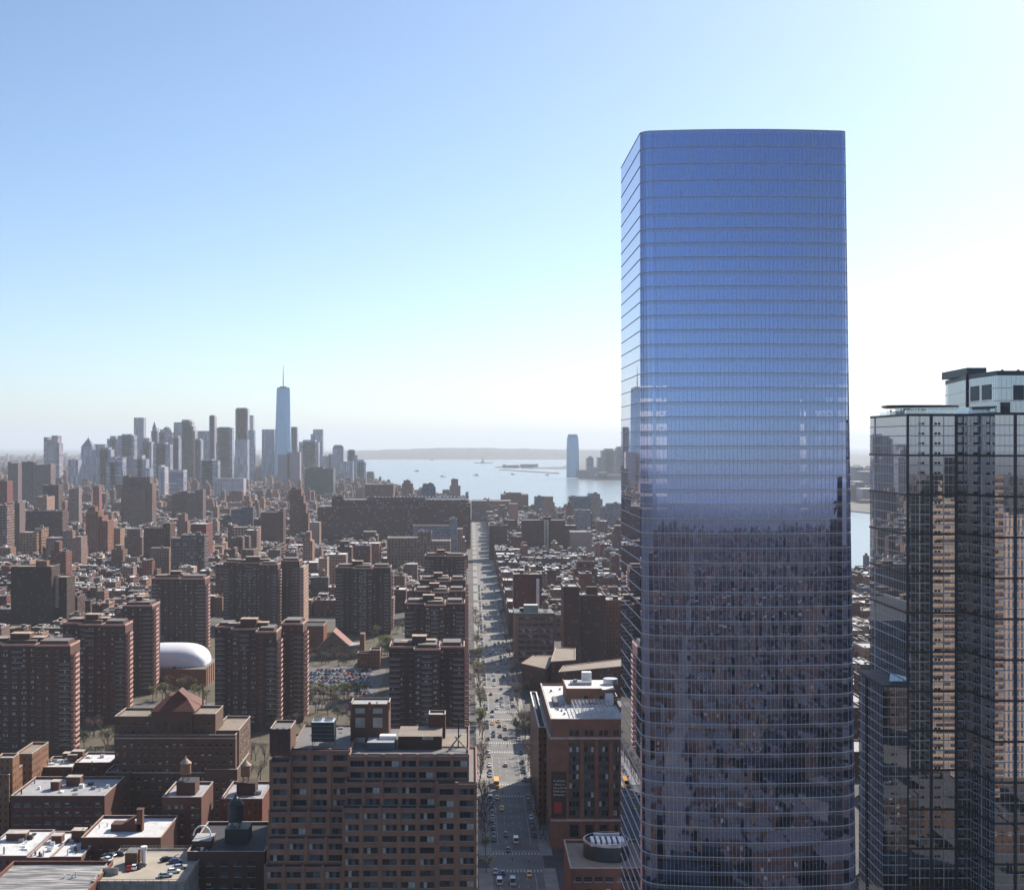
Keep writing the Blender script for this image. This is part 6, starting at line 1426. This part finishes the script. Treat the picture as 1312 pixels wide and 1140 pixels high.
while y_<1500:
    y_+=cr.uniform(5.6,9)
    if any(abs(y_-c)<13 for c in CROSS): continue
    for x,p in ((9.7,.5),(26.8,.6)):
        if cr.random()<p: col=cr.choice(('black','dark grey','silver','black','white','dark grey','tan')); side='left' if x<15 else 'right'; put_car('car',x,y_,math.pi,col,f'{col} car parked at the {side} kerb '+('below the second crosswalk' if y_<640 else 'above the second crosswalk' if y_<900 else 'far up the avenue'),'car','cars parked along the avenue')
    if y_>700 and cr.random()<.75: col=cr.choice(('black','dark grey','black','yellow','white','silver')); put_car('car',cr.choice((13,16.5,20,23.3)),y_+2,math.pi,col,f'{col} car driving '+('in the middle stretch of the avenue' if y_<1000 else 'in the far stretch of the avenue'),'car','cars driving on the avenue')
# crowded open lot: cars too small to show parts
lotm={}
b,g,r=car_mesh_parts(4.6,1.85,1.45,'car')
for col,c in CC.items():
    m_=MB(); m_.add(b); k=len(m_.f); m_.m=[0]*k; m_.add(g); m_.m[k:]=[1]*(len(m_.f)-k); k=len(m_.f); m_.add(r); lotm[col]=m_.mesh('parked_car',[plain('paint_'+col.replace(' ','_'),c,.25,.1,.05),M['win'],M['tyre']])
def lot_car(x,y_,rz,wh,grp,z=.02,col=None):
    col=col or cr.choice(('black','dark grey','silver','white','white','blue','red','black','silver','tan')); o=link('parked_car',lotm[col],None,(x,y_,z),rz); tag(o,f'small {col} car {wh}','car',grp)
for j in range(13):
    yy=853+j*7.6+(2.5 if j%2 else 0)
    for i in range(19):
        x=X(389,yy)+i*2.7+cr.uniform(-.2,.2)
        if X(478,yy)<x+1 or cr.random()<.07: continue
        if j>10 and i<4: continue
        lot_car(x,yy,cr.uniform(-.06,.06)+ (math.pi if cr.random()<.5 else 0),'in the crowded open lot below the church, '+('front rows' if j<4 else 'middle rows' if j<8 else 'back rows'),'cars in the open lot')
for i in range(16): lot_car(X(385,827)+i*3.2,823,cr.uniform(-.05,.05),'in the row below the hedge','cars parked below the hedge')
for i in range(7): lot_car(X(108,612)+i*4.2,603+i*4,.9,'in the court behind the hip-roofed building','cars in the left court',col=cr.choice(('silver','white','dark grey')))
for i in range(5): lot_car(X(250,600)+i*3+3,645,0,'beside the hip-roofed building','cars in the left court')
DZ,dx0,dx1,dY=DECK
for px,col,dy,rz,lab in ((165,'red',13,.2,'red car on the parking deck beside the stair hut'),(172,'white',14,.15,'white car between red and black cars on the parking deck'),(180,'black',15,-.3,'black car right of the white car on the parking deck'),(137,'white',22,.9,'white car behind the ramp wall of the parking deck'),(140,'black',26,1.3,'black car at the back left corner of the parking deck'),(152,'dark grey',28,1.4,'dark grey car at the back of the parking deck'),(214,'black',22,-.9,'black car at the right end of the parking deck, rear'),(225,'blue',20,-1.2,'blue car at the right end of the parking deck, behind the white one'),(222,'white',10,-1.3,'white car at the front right of the parking deck'),(212,'silver',6,-1.3,'silver car at the front right edge of the parking deck'),(230,'silver',14,-1.2,'silver car on the right edge of the parking deck')):
    put_car('car',min(X(px,dY+dy),dx1-2.6),dY+dy,rz,col,lab,'car','cars on the parking deck',DZ+.02)
# street lamps and signals
lp=thing('street_lamp',(0,0,0),'x','street lamp'); m_=MB(); m_.cyl(0,0,0,9,.1,.06,n=6); m_.bar((0,0,8.8),(2.2,0,9.3),.05); m_.build('pole',M['metal'],lp); m_=MB(); m_.box(1.8,2.6,-.15,.15,9.2,9.4); m_.build('lamp_head',M['wmetal'],lp)
fl_=True
for i,yy in enumerate(range(530,980,34)):
    for s in (-1,1):
        x=8.0 if s<0 else 28.5; o=lp if fl_ else copy_thing(lp,(0,0,0)); fl_=False; o.location=(x,yy+ (8 if s>0 else 0),.14); o.rotation_euler=(0,0,0 if s<0 else math.pi); o['label']='grey street lamp on the '+('left' if s<0 else 'right')+' kerb '+('below' if yy<700 else 'above')+' the second crosswalk'; o['group']='street lamps'

# ============================================================ people on the roof terrace
def person_mesh(pose,cloth,legs):
    bm_=bpy.data.meshes.new('person_src'); V=[(0,0,.95),(0,0,1.2),(0,0,1.42),(0,0,1.52),(0,-.01,1.66),(0,-.0,1.75),(.1,0,.9),(.11,-.02*pose,.5),(.11,.02,.06),(.11,-.16,.03),(-.1,0,.9),(-.11,.06*pose,.5),(-.11,.04,.06),(-.11,-.14,.03),(.19,0,1.4),(.24,.03,1.12),(.22,-.16-.1*pose,.98),(-.19,0,1.4),(-.24,.03,1.12),(-.2,-.1,.92 if pose<1 else 1.2),(.2,-.22-.1*pose,.92),(-.19,-.16,.86 if pose<1 else 1.24)]
    E=[(0,1),(1,2),(2,3),(3,4),(4,5),(0,6),(6,7),(7,8),(8,9),(0,10),(10,11),(11,12),(12,13),(2,14),(14,15),(15,16),(16,20),(2,17),(17,18),(18,19),(19,21)]
    Rr=[.14,.13,.14,.06,.1,.08,.09,.065,.045,.04,.09,.065,.045,.04,.07,.045,.035,.07,.045,.035,.03,.03]
    bm_.from_pydata(V,E,[]); o=bpy.data.objects.new('tmp',bm_); COL.objects.link(o); md=o.modifiers.new('s','SKIN'); md.use_smooth_shade=True
    for i,r in enumerate(Rr): bm_.skin_vertices[0].data[i].radius=(r,r*.8)
    bm_.skin_vertices[0].data[0].use_root=True
    dg=bpy.context.evaluated_depsgraph_get(); dg.update(); me=bpy.data.meshes.new_from_object(o.evaluated_get(dg)); bpy.data.objects.remove(o)
    for m in (cloth,legs,'skin','hair'): me.materials.append(M[m])
    for p in me.polygons:
        c=sum((me.vertices[v].co for v in p.vertices),Vector())/len(p.vertices); p.material_index=3 if c.z>1.69 or (c.z>1.6 and c.y>.05) else 2 if c.z>1.5 or (c.z<1.0 and abs(c.x)>.17 and c.z>.8) else 0 if c.z>.92 else 1
    me.name='person'; return me
for k,c in (('skin',(.45,.28,.2)),('hair',(.03,.02,.015)),('cR',(.5,.05,.04)),('cW',(.7,.68,.65)),('cB',(.03,.03,.04)),('cJ',(.05,.07,.14))): M[k]=plain('cloth_'+k if k[0]=='c' else k,c,.85,0,.1)
PM=[(person_mesh(p,c,l),n) for p,c,l,n in ((0,'cR','cB','red top and dark trousers'),(1,'cB','cB','black clothes'),(.5,'cW','cJ','white top and blue trousers'),(1,'cW','cB','white top and dark trousers'),(0,'cJ','cB','navy clothes'))]
ZR=EYE+37*400/F+.75
for i in range(34):
    px=1123+i*1.9+cr.uniform(-.5,.5); yy=402.5+cr.uniform(0,5)+(16 if px<1132 else 4 if px<1140 else 0); me,nm=PM[cr.choice((0,1,1,2,3,4,0))] if i<9 else PM[cr.choice((1,1,4,3,2))]
    x=max(X(px,yy),137.2); 
    o=link('person',me,None,(x,yy,ZR),cr.uniform(0,6.28)); tag(o,f'person in {nm} on the faceted tower terrace, '+('left end' if i<11 else 'middle' if i<22 else 'right part'),'person','people on the roof terrace')
for i in range(34):
    yy=cr.uniform(505,760); s=cr.random()<.6; x=cr.uniform(3.6,8) if s else cr.uniform(28.6,32); me,nm=PM[cr.randrange(5)]
    if any(abs(yy-c)<9 for c in CROSS): x=cr.uniform(9,27)
    o=link('person',me,None,(x,yy,.15 if not 9<=x<=27 else .02),cr.uniform(0,6.28)); tag(o,f'pedestrian in {nm} '+('crossing the avenue' if 9<=x<=27 else 'on the left pavement' if s else 'on the right pavement')+(' near the loft block' if yy<600 else ' farther up the avenue' if yy>700 else ''),'person','pedestrians on the avenue')
for ch in list(tank.children)+[tank]: bpy.data.objects.remove(ch)
# ------------------------------------------------------------ haze
def haze():
    t = NT('haze_air'); v = t.n('ShaderNodeVolumePrincipled')
    v.inputs['Color'].default_value = (.84,.91,1,1); v.inputs['Density'].default_value = 4.6e-5; v.inputs['Anisotropy'].default_value = .16
    t.l(v.outputs[0], t.out.inputs['Volume'])
    mb = MB(); mb.box(-41000,61000,-39000,61000,-4,620); o = mb.build('haze', t.mat, kind='stuff')
haze()
